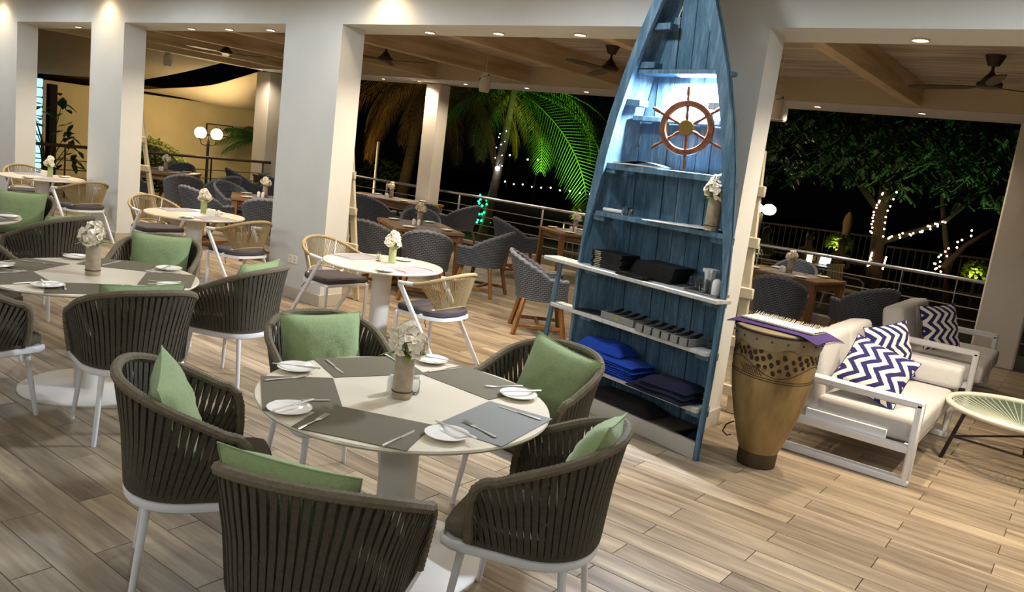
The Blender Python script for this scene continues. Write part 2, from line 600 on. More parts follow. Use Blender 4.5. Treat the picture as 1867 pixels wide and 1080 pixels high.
M_PEND = mat('white_perforated_ceramic', '#d8cfc0', rough=0.5)
M_HOLE = mat('lamp_hole_shadow', '#4a4136', rough=0.9)
def pendant(x, ztop, label):
    zc = ztop
    t = thing('pendant_lamp', label, 'lamp', (x, 8.7, 0), group='perforated pendant lamps')
    prof = [(.062, zc - .26), (.075, zc - .22), (.08, zc - .15), (.075, zc - .07), (.055, zc - .01), (.03, zc)]
    sh = MB().lathe(prof, 24).build('shade', M_PEND, t)
    MB().tube([(0, 0, zc), (0, 0, 3.28)], .003, 6).build('cord', M_PEND, t)
    rnd = random.Random(3)
    for k in range(26):
        a = 2.4 * k
        z = zc - .03 - .2 * ((k * 0.618) % 1)
        r = .0 + [p for p in ((.055 + (.08 - .055) * min(1, (zc - z) / .12)) if zc - z < .12 else (.08 - .015 * (zc - z - .12) / .14),)][0]
        h = .006 + .008 * rnd.random()
        m = MB().at((r * math.cos(a), r * math.sin(a), z), a, 0, PI / 2)
        m.lathe([(.0005, -.001), (h, -.001), (h, .003), (.0005, .003)], 10, caps=False)
        m.build('hole', M_HOLE, sh)
    return t
pendant(-15.2, 2.96, 'white perforated pendant lamp in the second opening')
pendant(-7.19, 2.89, 'white perforated pendant lamp right of the middle column')
pendant(-3.12, 2.82, 'white perforated pendant lamp at the right edge of the boat pier')

def ac_unit():
    t = thing('wall_air_unit', 'white box shaped air unit under the outer beam behind the right pier', 'air conditioner', (-4.05, 10.98, 2.83))
    MB().box((0, 0, 0), (.52, .20, .20), .02).build('case', M_WHITE_METAL, t)
    MB().box((0, -.09, -.10), (.56, .06, .025), .005).build('outlet', M_TRIM, t)
    MB().bar((0, 0, .1), (0, 0, .16), .05, .05).build('bracket', M_TRIM, t)
ac_unit()

def ladder(xb, xt, label):
    M = mat('white_painted_timber', '#d9cdb4', rough=0.6, var=(3, .1))
    t = thing('display_ladder', label, 'ladder', (xb, 6.17, 0), group='white display ladders by the piers')
    Hh = 2.10
    dx = xt - xb
    for s in (0, 1):
        x0, x1 = -s * .62, dx - s * .36
        MB().bar((x0, 0, .0), (x1, -.02, Hh), .085, .035, .008, up=(0, 1, 0)).build('rail', M, t)
        MB().bar((x0 - .55, .36, .0), (x1 - .14, .04, Hh - .08), .05, .03, .004, up=(0, 1, 0)).build('rear_leg', M, t)
    for i, z in enumerate((.19, .59, .99, 1.39, 1.79)):
        f = z / Hh
        xr = dx * f + .075
        xl = -.62 + (dx - .36 + .62) * f - .06
        MB().box(((xr + xl) / 2, -.03, z), (xr - xl, .035, .085), .006).build('rung', M, t)
ladder(-6.61, -6.97, 'white wooden ladder behind the pier nearest the small round table')
ladder(-10.84, -11.50, 'white wooden ladder behind the second pier from the left')
ladder(-2.13, -2.26, 'white wooden ladder behind the pier beside the drum')

def socket():
    t = thing('wall_socket', 'white double socket plate low on the pier left of the ladder', 'socket', (-6.95, YF - .004, .43))
    MB().box((0, 0, 0), (.15, .012, .09), .004).build('plate', M_CERAMIC, t)
    for dx in (-.035, .035):
        for dz in (-.018, .018):
            MB().box((dx, -.006, dz), (.018, .004, .006)).build('slot', M_BLACK, t)
socket()

# ------------------------------------------------------------------ garden at the left end of the terrace
M_YELLOW = mat('ochre_render', '#e0cb9a', rough=0.85, var=(1.5, 0.12))
M_SOIL = mat('dark_ground', '#2c2a24', rough=0.95, var=(2, 0.4))
tag(MB().box((-6, 40, -0.42), (120, 56.2, 0.1)).build('floor_garden', M_SOIL, smooth=False), kind='structure')
tag(MB().box((-23, 9, -0.42), (14, 6.0, 0.1)).build('floor_side_garden', M_SOIL, smooth=False), kind='structure')
def side_wall():
    w = MB().box((-20.3, 13.0, 0.9), (0.4, 9.2, 2.6))
    wl = w.build('wall_garden', M_YELLOW, smooth=False)
    tag(wl, kind='structure')
    d = MB().box((-20.3, 7.2, 1.6), (0.4, 2.4, 4.0)).build('wall_garden_end', mat('brown_render', '#8a7350', rough=.9, var=(2, .15)), smooth=False)
    tag(d, kind='structure')
    gb = thing('glass_block_strip', 'tall narrow strip of pale blue glass blocks beside the leafy plant', 'window', (-20.05, 8.38, -.1))
    MG = mat('glass_block_blue', '#9fd0e0', rough=0.15, emit=('#8fc8e6', 0.55), var=(14, .5))
    MB().box((-.03, 0, 1.15), (.06, .27, 2.36)).build('mortar', mat('block_mortar', '#4c555a', rough=.9), gb)
    for i in range(11):
        MB().box((.0, 0, .08 + i * .2135), (.08, .22, .185), .02).build('glass_block', MG, gb)
    p = thing('dark_post', 'dark square timber post behind the leafy plant', 'post', (-19.2, 8.33, -.37))
    mdk = mat('black_stained_timber', '#1d1610', rough=.8, var=(3, .3))
    MB().box((0, 0, 1.24), (.17, .17, 2.48), .01).build('shaft', mdk, p)
    MB().box((0, 0, .06), (.24, .24, .12), .01).build('foot', mdk, p)
side_wall()

def leaf(mb, base, d, up, L, W, bend=.25):
    d = d.normalized()
    s = d.cross(up)
    if s.length < 1e-3: s = Vector((1, 0, 0))
    s.normalize()
    n = s.cross(d)
    p = [base, base + d * L * .35 + s * W, base + d * L * .35 - s * W, base + d * L * .75 + s * W * .7 - n * L * bend * .5, base + d * L * .75 - s * W * .7 - n * L * bend * .5, base + d * L - n * L * bend, base + d * L * .35 - n * W * .4]
    mb.add(p, [(0, 2, 6), (0, 6, 1), (1, 6, 3), (6, 2, 4), (3, 6, 4), (3, 4, 5)])

M_LEAF = mat('dark_green_leaf', '#35602a', rough=0.5, var=(6, .4))
M_LEAF2 = mat('fresh_green_leaf', '#7d9c34', rough=0.5, var=(9, .5))
def leafy_plant():
    t = thing('leafy_plant', 'dark leafy shrub with drooping leaves in front of the glass blocks', 'plant', (-18.5, 7.98, -.37))
    st = MB()
    lv = [MB() for _ in range(8)]
    rnd = random.Random(5)
    for k in range(8):
        a = rnd.random() * 2 * PI
        top = Vector((.55 * math.cos(a) * rnd.uniform(.5, 1), .52 * math.sin(a), 1.1 + 1.15 * rnd.random()))
        st.tube([(0, 0, 0), (top.x * .3, top.y * .3, top.z * .6), top], [.018, .012, .005], 6)
        for j in range(9):
            b = rnd.random() * 2 * PI
            d = Vector((math.cos(b), math.sin(b), rnd.uniform(-.9, .3)))
            leaf(lv[k], top + Vector((rnd.uniform(-.15, .15), rnd.uniform(-.15, .15), rnd.uniform(-.35, .12))), d, Vector((0, 0, 1)), rnd.uniform(.20, .32), .065)
    st.build('stems', M_LEAF, t)
    for m in lv:
        m.build('leaf_cluster', M_LEAF, t)
leafy_plant()

def hedge():
    t = thing('clipped_hedge', 'rounded green hedge lit by the street lamp behind the side railing', 'hedge', (-17.9, 9.72, -.37))
    rnd = random.Random(11)
    fo = MB()
    for k in range(2600):
        u, v = rnd.random() * 2 * PI, math.acos(rnd.uniform(-.5, 1))
        r = 1 - .12 * rnd.random()
        c = Vector((.55 * r * math.sin(v) * math.cos(u), 1.15 * r * math.sin(v) * math.sin(u), .78 + .80 * r * math.cos(v)))
        c.z = max(.05, c.z)
        d = Vector((math.cos(u) + rnd.uniform(-.8, .8), math.sin(u) + rnd.uniform(-.8, .8), rnd.uniform(-.4, 1)))
        leaf(fo, c, d, Vector((0, 0, 1)), .085, .026)
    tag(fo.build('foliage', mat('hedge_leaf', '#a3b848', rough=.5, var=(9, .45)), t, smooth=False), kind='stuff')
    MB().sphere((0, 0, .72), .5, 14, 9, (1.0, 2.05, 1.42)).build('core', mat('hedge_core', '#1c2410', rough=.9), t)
hedge()

def street_lamp():
    t = thing('street_lamp', 'black street lamp with two glowing white globes by the yellow wall', 'street lamp', (-17.6, 11.2, -.37))
    mdk = mat('black_stained_timber', '#1d1610')
    MB().tube([(0, 0, 0), (0, 0, 1.72)], .035, 10).build('pole', M_BLACK, t)
    MB().lathe([(.10, 0), (.10, .05), (.05, .10)], 16).build('base', M_BLACK, t)
    for s in (-1, 1):
        MB().tube([(0, 0, 1.58), (0, .08 * s, 1.52), (0, .18 * s, 1.55), (0, .215 * s, 1.66)], .011, 8).build('arm', M_BLACK, t)
        MB().lathe([(.05, 1.655), (.06, 1.68), (.055, 1.70)], 14, (0, .215 * s, 0)).build('collar', M_BLACK, t)
        g = MB().sphere((0, .215 * s, 1.81), .135, 20, 14).build('globe', mat('lit_opal_globe', '#fff3d8', rough=.4, emit=('#ffe0a0', 9)), t)
        lamp('POINT', (0.0, .215 * s, 1.81), 170, (1, .82, .52), t, .14)
street_lamp()

M_SAIL = mat('sail_canvas', '#cbb795', rough=0.85, var=(2, .08), bump=(30, .1))
def sail(name, label, P, sag, conc, n=18):
    """triangular shade sail with concave edges and sag"""
    a, b, c = [Vector(p) for p in P]
    t = thing(name, label, 'shade sail')
    m = MB()
    mid = (a + b + c) / 3
    pts, idx = [], {}
    for i in range(n + 1):
        for j in range(n + 1 - i):
            u, v = i / n, j / n
            w = 1 - u - v
            p = a * w + b * u + c * v
            pull = conc[0] * 4 * w * u * (1 - v) ** 2 + conc[1] * 4 * u * v * (1 - w) ** 2 + conc[2] * 4 * v * w * (1 - u) ** 2
            p = p + (mid - p) * pull
            p.z -= sag * 27 * u * v * w
            idx[(i, j)] = len(pts)
            pts.append(p)
    fs = []
    for i in range(n):
        for j in range(n - i):
            fs.append((idx[(i, j)], idx[(i + 1, j)], idx[(i, j + 1)]))
            if j < n - i - 1:
                fs.append((idx[(i + 1, j)], idx[(i + 1, j + 1)], idx[(i, j + 1)]))
    k = len(pts)
    lo = [p - Vector((0, 0, .006)) for p in pts]
    m.add(pts + lo, fs + [tuple(x + k for x in f[::-1]) for f in fs])
    m.build('canvas', M_SAIL, t)
    for p in (a, b, c):
        d = (p - mid).normalized()
        MB().tube([p - d * .05, p + d * .14], .009, 6).build('corner_fitting', M_STEEL, t)
sail('shade_sail', 'cream shade sail glowing above the street lamp', [(-15.95, 11.42, 3.02), (-19.95, 10.6, 2.27), (-19.9, 14.9, 2.1)], .22, (.36, .10, .30))
def quad_sail(label, A, B, C_, D, sag, n=16):
    A, B, C_, D = [Vector(p) for p in (A, B, C_, D)]
    t = thing('shade_sail', label, 'shade sail')
    def f(u, v, dz=0):
        p = (A.lerp(D, u)).lerp(B.lerp(C_, u), v)
        p.z -= sag * 4 * (u * (1 - u) * .5 + v * (1 - v) * .5 + u * (1 - u) * v * (1 - v) * 4)
        p.z += dz
        return p
    m = MB()
    m.grid(lambda u, v: f(u, v), n, n)
    m.grid(lambda u, v: f(1 - u, v, -.006), n, n)
    m.build('canvas', mat('darkened_sail_canvas', '#8f8069', rough=.9, var=(2, .08)), t)  # canvas colour set darker than the cream sail
    for p in (A, B, C_, D):
        MB().tube([p, p + Vector((0, 0, .12))], .01, 6).build('corner_fitting', M_STEEL, t)
quad_sail('dull grey brown shade sail stretched from the roof edge to the left', (-15.95, 10.45, 3.05), (-20.04, 10.75, 2.52), (-20.04, 6.2, 2.2), (-17.2, 6.8, 3.12), .06)

def sign_and_plants():
    s = thing('wall_sign', 'framed sign on the yellow wall behind the spiky plant', 'sign', (-20.07, 13.1, 1.5))
    for a, b in (((0, -.4, .15), (0, .4, .15)), ((0, -.4, -.15), (0, .4, -.15)), ((0, -.4, -.15), (0, -.4, .15)), ((0, .4, -.15), (0, .4, .15))):
        MB().bar(a, b, .03, .03).build('frame_bar', mat('brown_frame', '#4b3524', rough=.7), s)
    cu = bpy.data.curves.new('lettering', 'FONT')
    cu.body = 'l hol'
    cu.size = .21
    cu.align_x = 'CENTER'
    cu.extrude = .004
    to = bpy.data.objects.new('lettering', cu)
    COL.objects.link(to)
    dg = bpy.context.evaluated_depsgraph_get()
    me = bpy.data.meshes.new_from_object(to.evaluated_get(dg))
    bpy.data.objects.remove(to)
    me.materials.clear()
    me.materials.append(mat('sign_letter', '#54452c', rough=.7))
    o = place(me, 'lettering', s, (.01, .06, -.06), (PI / 2, 0, PI / 2))
    t = thing('spiky_palm', 'drooping narrow leaved palm beside the sign on the yellow wall', 'plant', (-19.1, 13.75, -.37))
    MB().tube([(0, 0, 0), (0, .05, 1.0), (0, 0, 1.75)], [.07, .05, .04], 8).build('stem', M_LEAF, t)
    rnd = random.Random(2)
    for k, (az, L, el) in enumerate(((-1.57, 1.45, .15), (-1.3, 1.3, .35), (-1.8, 1.2, -.1), (-1.0, 1.1, .6), (-2.3, 1.0, .5), (1.2, 1.0, .4))):
        m = MB()
        frond_mesh(m, (0, 0, 1.78), az, L, el, .7, .42, 30, .95, rnd)
        m.build('frond', M_LEAF, t, smooth=False)
tag(MB().box((-21.0, 11.8, 2.33), (.7, 6, .20)).build('roof_edge', mat('dark_roof_timber', '#5a3d22', rough=.9)), 'brown timber roof edge above the yellow garden wall', 'roof')

# ------------------------------------------------------------------ palms and trees beyond the railing
M_PALM = mat('palm_leaflet', '#5f8a2c', rough=0.45, var=(3, .35))
M_PALM_DRY = mat('dry_palm_leaflet', '#8a6a2c', rough=0.7, var=(3, .5))
M_TRUNK = mat('palm_trunk', '#5b4c3a', rough=0.9, var=(6, .5), bump=(25, .6), stretch=(1, 1, 4))
def frond_mesh(mb, o, az, L, elev, droop, width=.55, n=44, hang=.9, rnd=None, roll=0.0):
    rnd = rnd or random
    p = Vector(o)
    e = elev
    pts = []
    step = L / n
    for i in range(n + 1):
        pts.append(p.copy())
        d = Vector((math.cos(az) * math.cos(e), math.sin(az) * math.cos(e), math.sin(e)))
        p = p + d * step
        e = max(-1.45, e - droop / n * (0.6 + 1.2 * i / n))
    mb.tube(pts[::4] + [pts[-1]], [.028 * (1 - .85 * i / (len(pts[::4]))) for i in range(len(pts[::4]) + 1)], 5)
    side = Vector((-math.sin(az), math.cos(az), 0))
    for i in range(4, n):
        f = i / n
        w = width * math.sin(PI * min(1, .12 + f * .86)) ** .7
        t = (pts[i + 1] - pts[i - 1]).normalized()
        sd = side * math.cos(roll) + t.cross(side) * math.sin(roll)
        for s in (-1, 1):
            w2 = w * rnd.uniform(.85, 1.1)
            d = (sd * s * (1 - .35 * hang) + t * .75 + Vector((0, 0, -hang * (.35 + rnd.random() * .25)))).normalized()
            q = pts[i] + d * w2 * .55
            d2 = (d + Vector((0, 0, -hang * .9))).normalized()
            r = q + d2 * w2 * .5
            nn = t * .014
            mb.add([pts[i] - nn, pts[i] + nn, q + nn * .8, q - nn * .8, r], [(0, 1, 2, 3), (3, 2, 4)])

sign_and_plants()
def palm(name, label, base, top, fronds, mat_f, seed, trunk_r=.14):
    b, tp = Vector(base), Vector(top)
    t = thing(name, label, 'palm tree', base)
    mid = (b + tp) / 2 + Vector((.12, 0, 0))
    pts = []
    for i in range(25):
        f = i / 24
        pts.append(((1 - f) ** 2 * b + 2 * f * (1 - f) * mid + f * f * tp) - b)
    rs = [trunk_r * (1.25 - .45 * i / 24) * (1.0 if i % 2 else .93) for i in range(25)]
    MB().tube(pts, rs, 10).build('trunk', M_TRUNK, t)
    rnd = random.Random(seed)
    for fr in fronds:
        az, L, el, dr, hang, wd = fr[:6]
        m = MB()
        frond_mesh(m, tp - b, az, L, el, dr, wd, hang=hang, rnd=rnd, roll=fr[6] if len(fr) > 6 else 0.0)
        m.build('frond', mat_f, t, smooth=False)
    return t

g = palm('coconut_palm', 'coconut palm lit bright green beyond the railing', (-12.75, 16.0, -.37), (-12.2, 15.9, 3.45),
     [(.0, 4.0, -.38, .95, .10, .85, 1.15), (.12, 3.8, .12, 1.15, .2, .85, .8), (.40, 3.5, -.1, 1.2, .12, .85, .5), (.1, 3.2, .1, 1.5, .25, .85), (-.45, 2.9, -.2, 1.3, .4, .8), (1.2, 3.2, .3, 1.5, .4, .8), (.6, 3.2, -.05, 1.2, .15, .8), (1.9, 3.0, .1, 1.5, .7, .8),
      (2.6, 2.8, -.2, 1.3, .8, .75), (3.3, 3.0, .0, 1.5, .9, .75), (-2.1, 2.8, -.1, 1.5, .9, .75), (-1.3, 2.9, .1, 1.6, .8, .75), (-2.8, 3.0, .2, 1.6, .8, .75)], M_PALM, 1, .105)
def garden_flood(loc, target, energy, color, label, spot=.9, lens_em='#b8ff70'):
    d = Vector(target) - Vector(loc)
    t = thing('garden_spotlight', label, 'lamp', loc)
    q = d.to_track_quat('-Z', 'Y').to_euler()
    h = MB().lathe([(.05, .10), (.06, .0), (.055, -.04)], 16).build('housing', M_BLACK, t, rot=q)
    MB().lathe([(.001, -.035), (.05, -.034)], 16, caps=False).build('lens', mat('lens_' + lens_em[1:], lens_em, emit=(lens_em, 6)), t, rot=q)
    MB().tube([(0, 0, 0), (0, 0, -.4)], .012, 8).build('spike', M_BLACK, t)
    lamp('SPOT', d.normalized() * .08, energy, color, t, .08, rot=q, spot=spot, blend=.6)
garden_flood((-9.3, 14.3, -.05), (-10.9, 16.2, 2.3), 420, (.55, 1.0, .22), 'small garden spotlight aimed up at the green palm', .8)

palm('coconut_palm', 'brown tinged palm left of the middle column', (-17.8, 18.0, -.37), (-17.0, 17.8, 3.75),
     [(-.3, 3.6, -.2, 1.3, 1.0, .95), (-.9, 3.8, .0, 1.5, 1.1, .95), (-1.5, 3.6, -.3, 1.2, 1.1, .95), (-2.1, 3.9, -.1, 1.4, 1.1, 1.0), (-2.7, 4.0, .1, 1.5, 1.0, 1.0), (-3.2, 3.8, -.2, 1.3, 1.0, 1.0), (2.5, 3.6, .2, 1.5, 1.0, .9), (.3, 3.4, .1, 1.6, 1.0, .9), (1.4, 3.2, .3, 1.5, .9, .9), (-1.8, 3.2, -.6, .9, 1.2, .9), (-2.6, 3.2, -.6, .9, 1.2, .9), (-.6, 3.0, -.6, .9, 1.2, .9)], M_PALM_DRY, 2, .17)
palm('coconut_palm', 'dark brown palm hanging just right of the middle column', (-14.9, 15.8, -.37), (-14.1, 15.6, 3.6),
     [(.2, 3.2, .0, 1.5, 1.0, .85), (.6, 3.4, .15, 1.5, 1.0, .85), (-.3, 3.0, -.2, 1.3, 1.1, .85), (-.8, 3.0, -.1, 1.4, 1.1, .85), (1.1, 3.2, .2, 1.5, 1.0, .85), (.4, 2.8, -.5, 1.0, 1.1, .85), (-1.4, 2.8, -.2, 1.3, 1.1, .8), (2.4, 3.0, .2, 1.5, 1.0, .8), (3.3, 3.0, .1, 1.5, 1.0, .8), (-2.2, 2.9, .0, 1.5, 1.0, .8)], M_PALM_DRY, 3, .13)
garden_flood((-16.4, 13.6, .0), (-16.2, 17.0, 2.2), 60, (1.0, .62, .22), 'warm garden spotlight below the brown palms', 1.5, '#ffb060')

def round_bush():
    t = thing('garden_bush', 'small rounded green bush under the brown palm', 'bush', (-19.6, 19.0, -.37))
    rnd = random.Random(4)
    fo = MB()
    for k in range(700):
        u, v = rnd.random() * 2 * PI, math.acos(rnd.uniform(-.3, 1))
        c = Vector((.75 * math.sin(v) * math.cos(u), .75 * math.sin(v) * math.sin(u), .75 + .75 * math.cos(v)))
        leaf(fo, c, Vector((math.cos(u), math.sin(u), rnd.uniform(-.5, 1))), Vector((0, 0, 1)), .18, .05)
    tag(fo.build('foliage', M_LEAF2, t, smooth=False), kind='stuff')
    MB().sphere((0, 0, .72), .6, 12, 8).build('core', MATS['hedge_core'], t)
round_bush()
def white_pole():
    t = thing('flag_pole', 'thin white pole beyond the railing under the brown palms', 'pole', (-15.78, 15.0, -.37))
    MB().tube([(0, 0, 0), (0, 0, 2.12)], .035, 10).build('shaft', M_WHITE_METAL, t)
    MB().lathe([(.09, 0), (.09, .03), (.04, .06)], 14).build('base_plate', M_WHITE_METAL, t)
white_pole()

M_BULB_W = mat('string_bulb_white', '#fff8ee', emit=('#ffe9cc', 10))
M_BULB_G = mat('string_bulb_green', '#40ffb0', emit=('#10d868', 7))
M_BULB_Y = mat('fairy_bulb', '#ffd9a0', emit=('#ffc890', 6))
M_BULB_C = mat('icicle_bulb', '#dff0ff', emit=('#cfe4ff', 4))
def string_lights(name, label, pts, r, mt, wire_r=.004, cat='string lights', poles=False):
    t = thing(name, label, cat)
    if poles:
        for p in (pts[0], pts[-1]):
            MB().tube([(p[0], p[1], -.37), (p[0], p[1], p[2] + .03)], .02, 6).build('pole', M_BLACK, t)
    MB().tube(pts, wire_r, 4).build('wire', M_BLACK, t)
    for p in pts:
        MB().sphere(p, r, 6, 4).build('bulb', mt, t, smooth=False)
    return t
rnd = random.Random(8)
string_lights('festoon_lights', 'row of small white festoon bulbs far behind the palm', [(-23.41 + i * .52, 30.0, .56 + .0 * i + .006 * i + rnd.uniform(-.04, .04)) for i in range(12)], .032, M_BULB_W, poles=True)
string_lights('festoon_lights', 'short higher string of three white bulbs beside the green frond', [(-22.8, 30, 1.84), (-21.75, 30, 1.75), (-21.2, 30, 1.80)], .034, M_BULB_W, poles=True)
pts = []
for i in range(40):
    f = i / 40
    a = i * 2.3
    x = -12.78 + .06 * f
    pts.append((x + .19 * math.cos(a), 16 + .19 * math.sin(a), .02 + f * .78))
string_lights('green_fairy_lights', 'green fairy lights wound round the foot of the palm trunk', pts, .027, M_BULB_G)
pts = [(-12.36 + .12 * math.cos(i * 1.9), 15.84 + .05 * math.sin(i * 1.9), 1.55 + i * .085) for i in range(11)]
string_lights('icicle_lights', 'white icicle lights hanging on the upper palm trunk', pts, .013, M_BULB_C)
lb = thing('white_bulb_lamp', 'single bright white bulb on the palm trunk', 'lamp', (-12.3, 15.75, 1.47))
MB().sphere((0, 0, 0), .055, 12, 8).build('bulb', mat('bright_white_bulb', '#ffffff', emit=('#e6f2ff', 12)), lb)
MB().tube([(0, 0, .06), (0, .1, .2)], .012, 6).build('cable', M_BLACK, lb)
lamp('POINT', (0, -.15, 0), 1, (.8, .9, 1), lb, .06)

M_BARK = mat('tree_bark', '#2a211a', rough=.95, var=(8, .5), bump=(20, .6))
def spray_tree(name, label, base, seed, boxes, limbs, count, lf=.16, material=None):
    t = thing(name, label, 'tree', base)
    b = Vector(base)
    rnd = random.Random(seed)
    tr = MB()
    tr.tube([Vector(p) - b for p in limbs[0]], [.16, .14, .12, .10][:len(limbs[0])], 8)
    tr.build('trunk', M_BARK, t)
    for l in limbs[1:]:
        MB().tube([Vector(p) - b for p in l], [.07 - .045 * i / (len(l) - 1) for i in range(len(l))], 6).build('branch', M_BARK, t)
    for (c, h) in boxes:
        fo = MB()
        for k in range(count):
            while True:
                q = Vector((rnd.uniform(-1, 1), rnd.uniform(-1, 1), rnd.uniform(-1, 1)))
                if q.length < 1 and q.length > .45: break
            p = Vector(c) - b + Vector((q.x * h[0], q.y * h[1], q.z * h[2]))
            a = rnd.random() * 2 * PI
            d = Vector((math.cos(a), math.sin(a), rnd.uniform(-1.2, -.1))).normalized()
            s = d.cross(Vector((0, 0, 1))).normalized()
            for i in range(5):
                for sg in (-1, 1):
                    leaf(fo, p + d * (.06 + i * lf * .45), (s * sg + d * .55), Vector((0, 0, 1)), lf, lf * .28, .3)
            leaf(fo, p + d * (.06 + 5 * lf * .45), d, Vector((0, 0, 1)), lf, lf * .28, .3)
        tag(fo.build('foliage', material or M_LEAF, t, smooth=False), kind='stuff')
    return t
spray_tree('garden_tree', 'large dark leafy tree wound with fairy lights beyond the right railing', (-3.72, 18.0, -.37), 21,
           [((-5.6, 17.3, 3.0), (1.7, 1.2, .95)), ((-3.6, 17.6, 3.1), (1.9, 1.3, 1.05)), ((-1.7, 17.4, 3.0), (1.8, 1.2, 1.15)), ((-4.6, 17.8, 4.0), (2.6, 1.5, 1.0)), ((-2.2, 17.8, 4.1), (2.6, 1.5, 1.0)), ((-.2, 17.2, 2.9), (1.2, 1.0, 1.0)), ((-7.4, 17.6, 3.1), (1.4, 1.0, 1.0)), ((-6.2, 17.0, 3.9), (1.9, 1.2, 1.0)), ((-3.0, 16.9, 3.5), (2.2, 1.0, 1.0)), ((-.6, 17.0, 3.8), (1.7, 1.2, 1.1))],
           [[(-3.72, 18, -.37), (-3.78, 18, .6), (-3.85, 18, 1.6), (-3.9, 18, 2.8)], [(-3.78, 18, 1.0), (-3.2, 18, 1.3), (-2.6, 17.9, 1.65), (-2.0, 17.8, 2.4)], [(-3.85, 18, 1.6), (-4.6, 17.8, 2.4), (-5.4, 17.4, 2.9)], [(-2.3, 18.2, -.3), (-2.45, 18.1, .8), (-2.75, 18, 1.9), (-2.9, 17.8, 2.9)], [(-1.5, 18.3, -.3), (-1.45, 18.1, 1.2), (-1.4, 18, 2.6)], [(-2.5, 18, .7), (-2.2, 18, 1.2), (-1.8, 18, 1.6)]], 330, .10)
rnd = random.Random(9)
def wound(path, n, r):
    out = []
    for i in range(n):
        f = i / max(1, n - 1) * (len(path) - 1)
        k = min(int(f), len(path) - 2)
        p = Vector(path[k]).lerp(Vector(path[k + 1]), f - k)
        a = i * 2.1
        out.append(tuple(p + Vector((r * math.cos(a), -.1 + r * math.sin(a) * .5, rnd.uniform(-.03, .03)))))
    return out
string_lights('fairy_lights', 'warm fairy lights climbing the upper trunk of the right tree', wound([(-3.83, 17.85, 1.15), (-3.86, 17.85, 1.6), (-3.75, 17.85, 2.05)], 22, .16), .019, M_BULB_Y)
string_lights('fairy_lights', 'cluster of warm fairy lights at the foot of the right tree', wound([(-3.74, 17.85, .50), (-3.72, 17.85, .78)], 20, .19), .019, M_BULB_Y)
string_lights('fairy_lights', 'rising string of warm fairy lights right of the tree trunk', wound([(-3.6, 17.85, 1.12), (-3.0, 17.85, 1.36), (-2.62, 17.85, 1.62)], 20, .06), .019, M_BULB_Y)
string_lights('fairy_lights', 'steep string of warm fairy lights near the right column', wound([(-2.55, 17.9, .62), (-2.62, 17.9, .80), (-2.45, 17.9, 1.05), (-2.1, 17.9, 1.5)], 17, .05), .019, M_BULB_Y)
string_lights('fairy_lights', 'two small warm lights behind the left edge of the boat shelf', [(-9.9, 18, 1.06), (-9.95, 18, .98), (-10.05, 18, .62), (-9.97, 18, .56)], .03, M_BULB_Y)
garden_flood((-2.5, 16.5, .05), (-3.6, 17.2, 3.2), 26, (.38, 1.0, .36), 'dim green garden spotlight below the right tree', 1.9, '#a0e880')

# lower garden terrace with diners
M_PLASTIC = mat('cream_plastic', '#b7ab92', rough=.5)
def garden_chair(loc, rz, label):
    t = thing('garden_chair', label, 'chair', loc, rz, 'cream garden chairs on the lower terrace')
    MB().box((0, 0, .42), (.5, .48, .03), .01).build('seat', M_PLASTIC, t)
    for k in range(6):
        MB().bar((-.2 + .08 * k, -.24, .45), (-.2 + .08 * k, -.30, .85), .05, .012).build('back_slat', M_PLASTIC, t)
    MB().bar((-.26, -.30, .86), (.26, -.30, .86), .03, .06, .008).build('top_rail', M_PLASTIC, t)
    for s in (-1, 1):
        MB().tube([(s * .26, -.26, .66), (s * .28, .1, .66), (s * .27, .2, .6), (s * .25, .24, .0)], .018, 6).build('arm', M_PLASTIC, t)
        MB().tube([(s * .22, -.24, .42), (s * .25, -.30, 0)], .018, 6).build('leg', M_PLASTIC, t)
for i, (x, y, rz, d) in enumerate(((-6.2, 16.6, 1.0, 'nearest the right pier'), (-5.5, 16.9, -1.2, 'second from the right pier'), (-4.75, 15.6, 2.6, 'below the glowing tablet'), (-3.9, 16.4, -2.0, 'in front of the lit tree trunk'), (-5.2, 18.7, .4, 'behind the glowing tablet'))):
    garden_chair((x, y, -.37), rz, 'cream plastic garden chair on the lower terrace, ' + d)
def garden_table(loc, label):
    t = thing('garden_table', label, 'table', loc, group='dark tables on the lower terrace')
    MB().lathe([(.46, .70), (.47, .715), (.46, .73)], 24).build('tabletop', mat('dark_table', '#4a4238', rough=.5), t)
    MB().tube([(0, 0, 0), (0, 0, .70)], .04, 8).build('stem', M_BLACK, t)
    MB().lathe([(.26, 0), (.25, .02), (.05, .05)], 20).build('foot', M_BLACK, t)
garden_table((-4.85, 17.6, -.37), 'dark round garden table carrying the glowing tablet')
garden_table((-6.4, 17.8, -.37), 'dark round garden table left of the glowing tablet')
tb = thing('tablet', 'glowing tablet screen on the lower terrace table', 'tablet', (-4.72, 17.75, .36), rot=(-.25, 0, -.3))
MB().box((0, 0, .10), (.27, .012, .19), .005).build('case', M_BLACK, tb)
MB().box((0, -.0075, .10), (.25, .002, .17)).build('screen', mat('tablet_screen', '#cfe2f4', emit=('#bcd8f2', 2.5)), tb)
cl = thing('candle_lamp', 'small glowing candle lamp beside the tablet', 'lamp', (-5.0, 17.6, .36))
MB().lathe([(.05, 0), (.055, .02), (.055, .2), (.045, .21)], 14).build('glass', mat('candle_glow', '#ffe9a0', emit=('#ffe28a', 5)), cl)
MB().lathe([(.06, 0), (.06, .015)], 14).build('base', M_BLACK, cl)
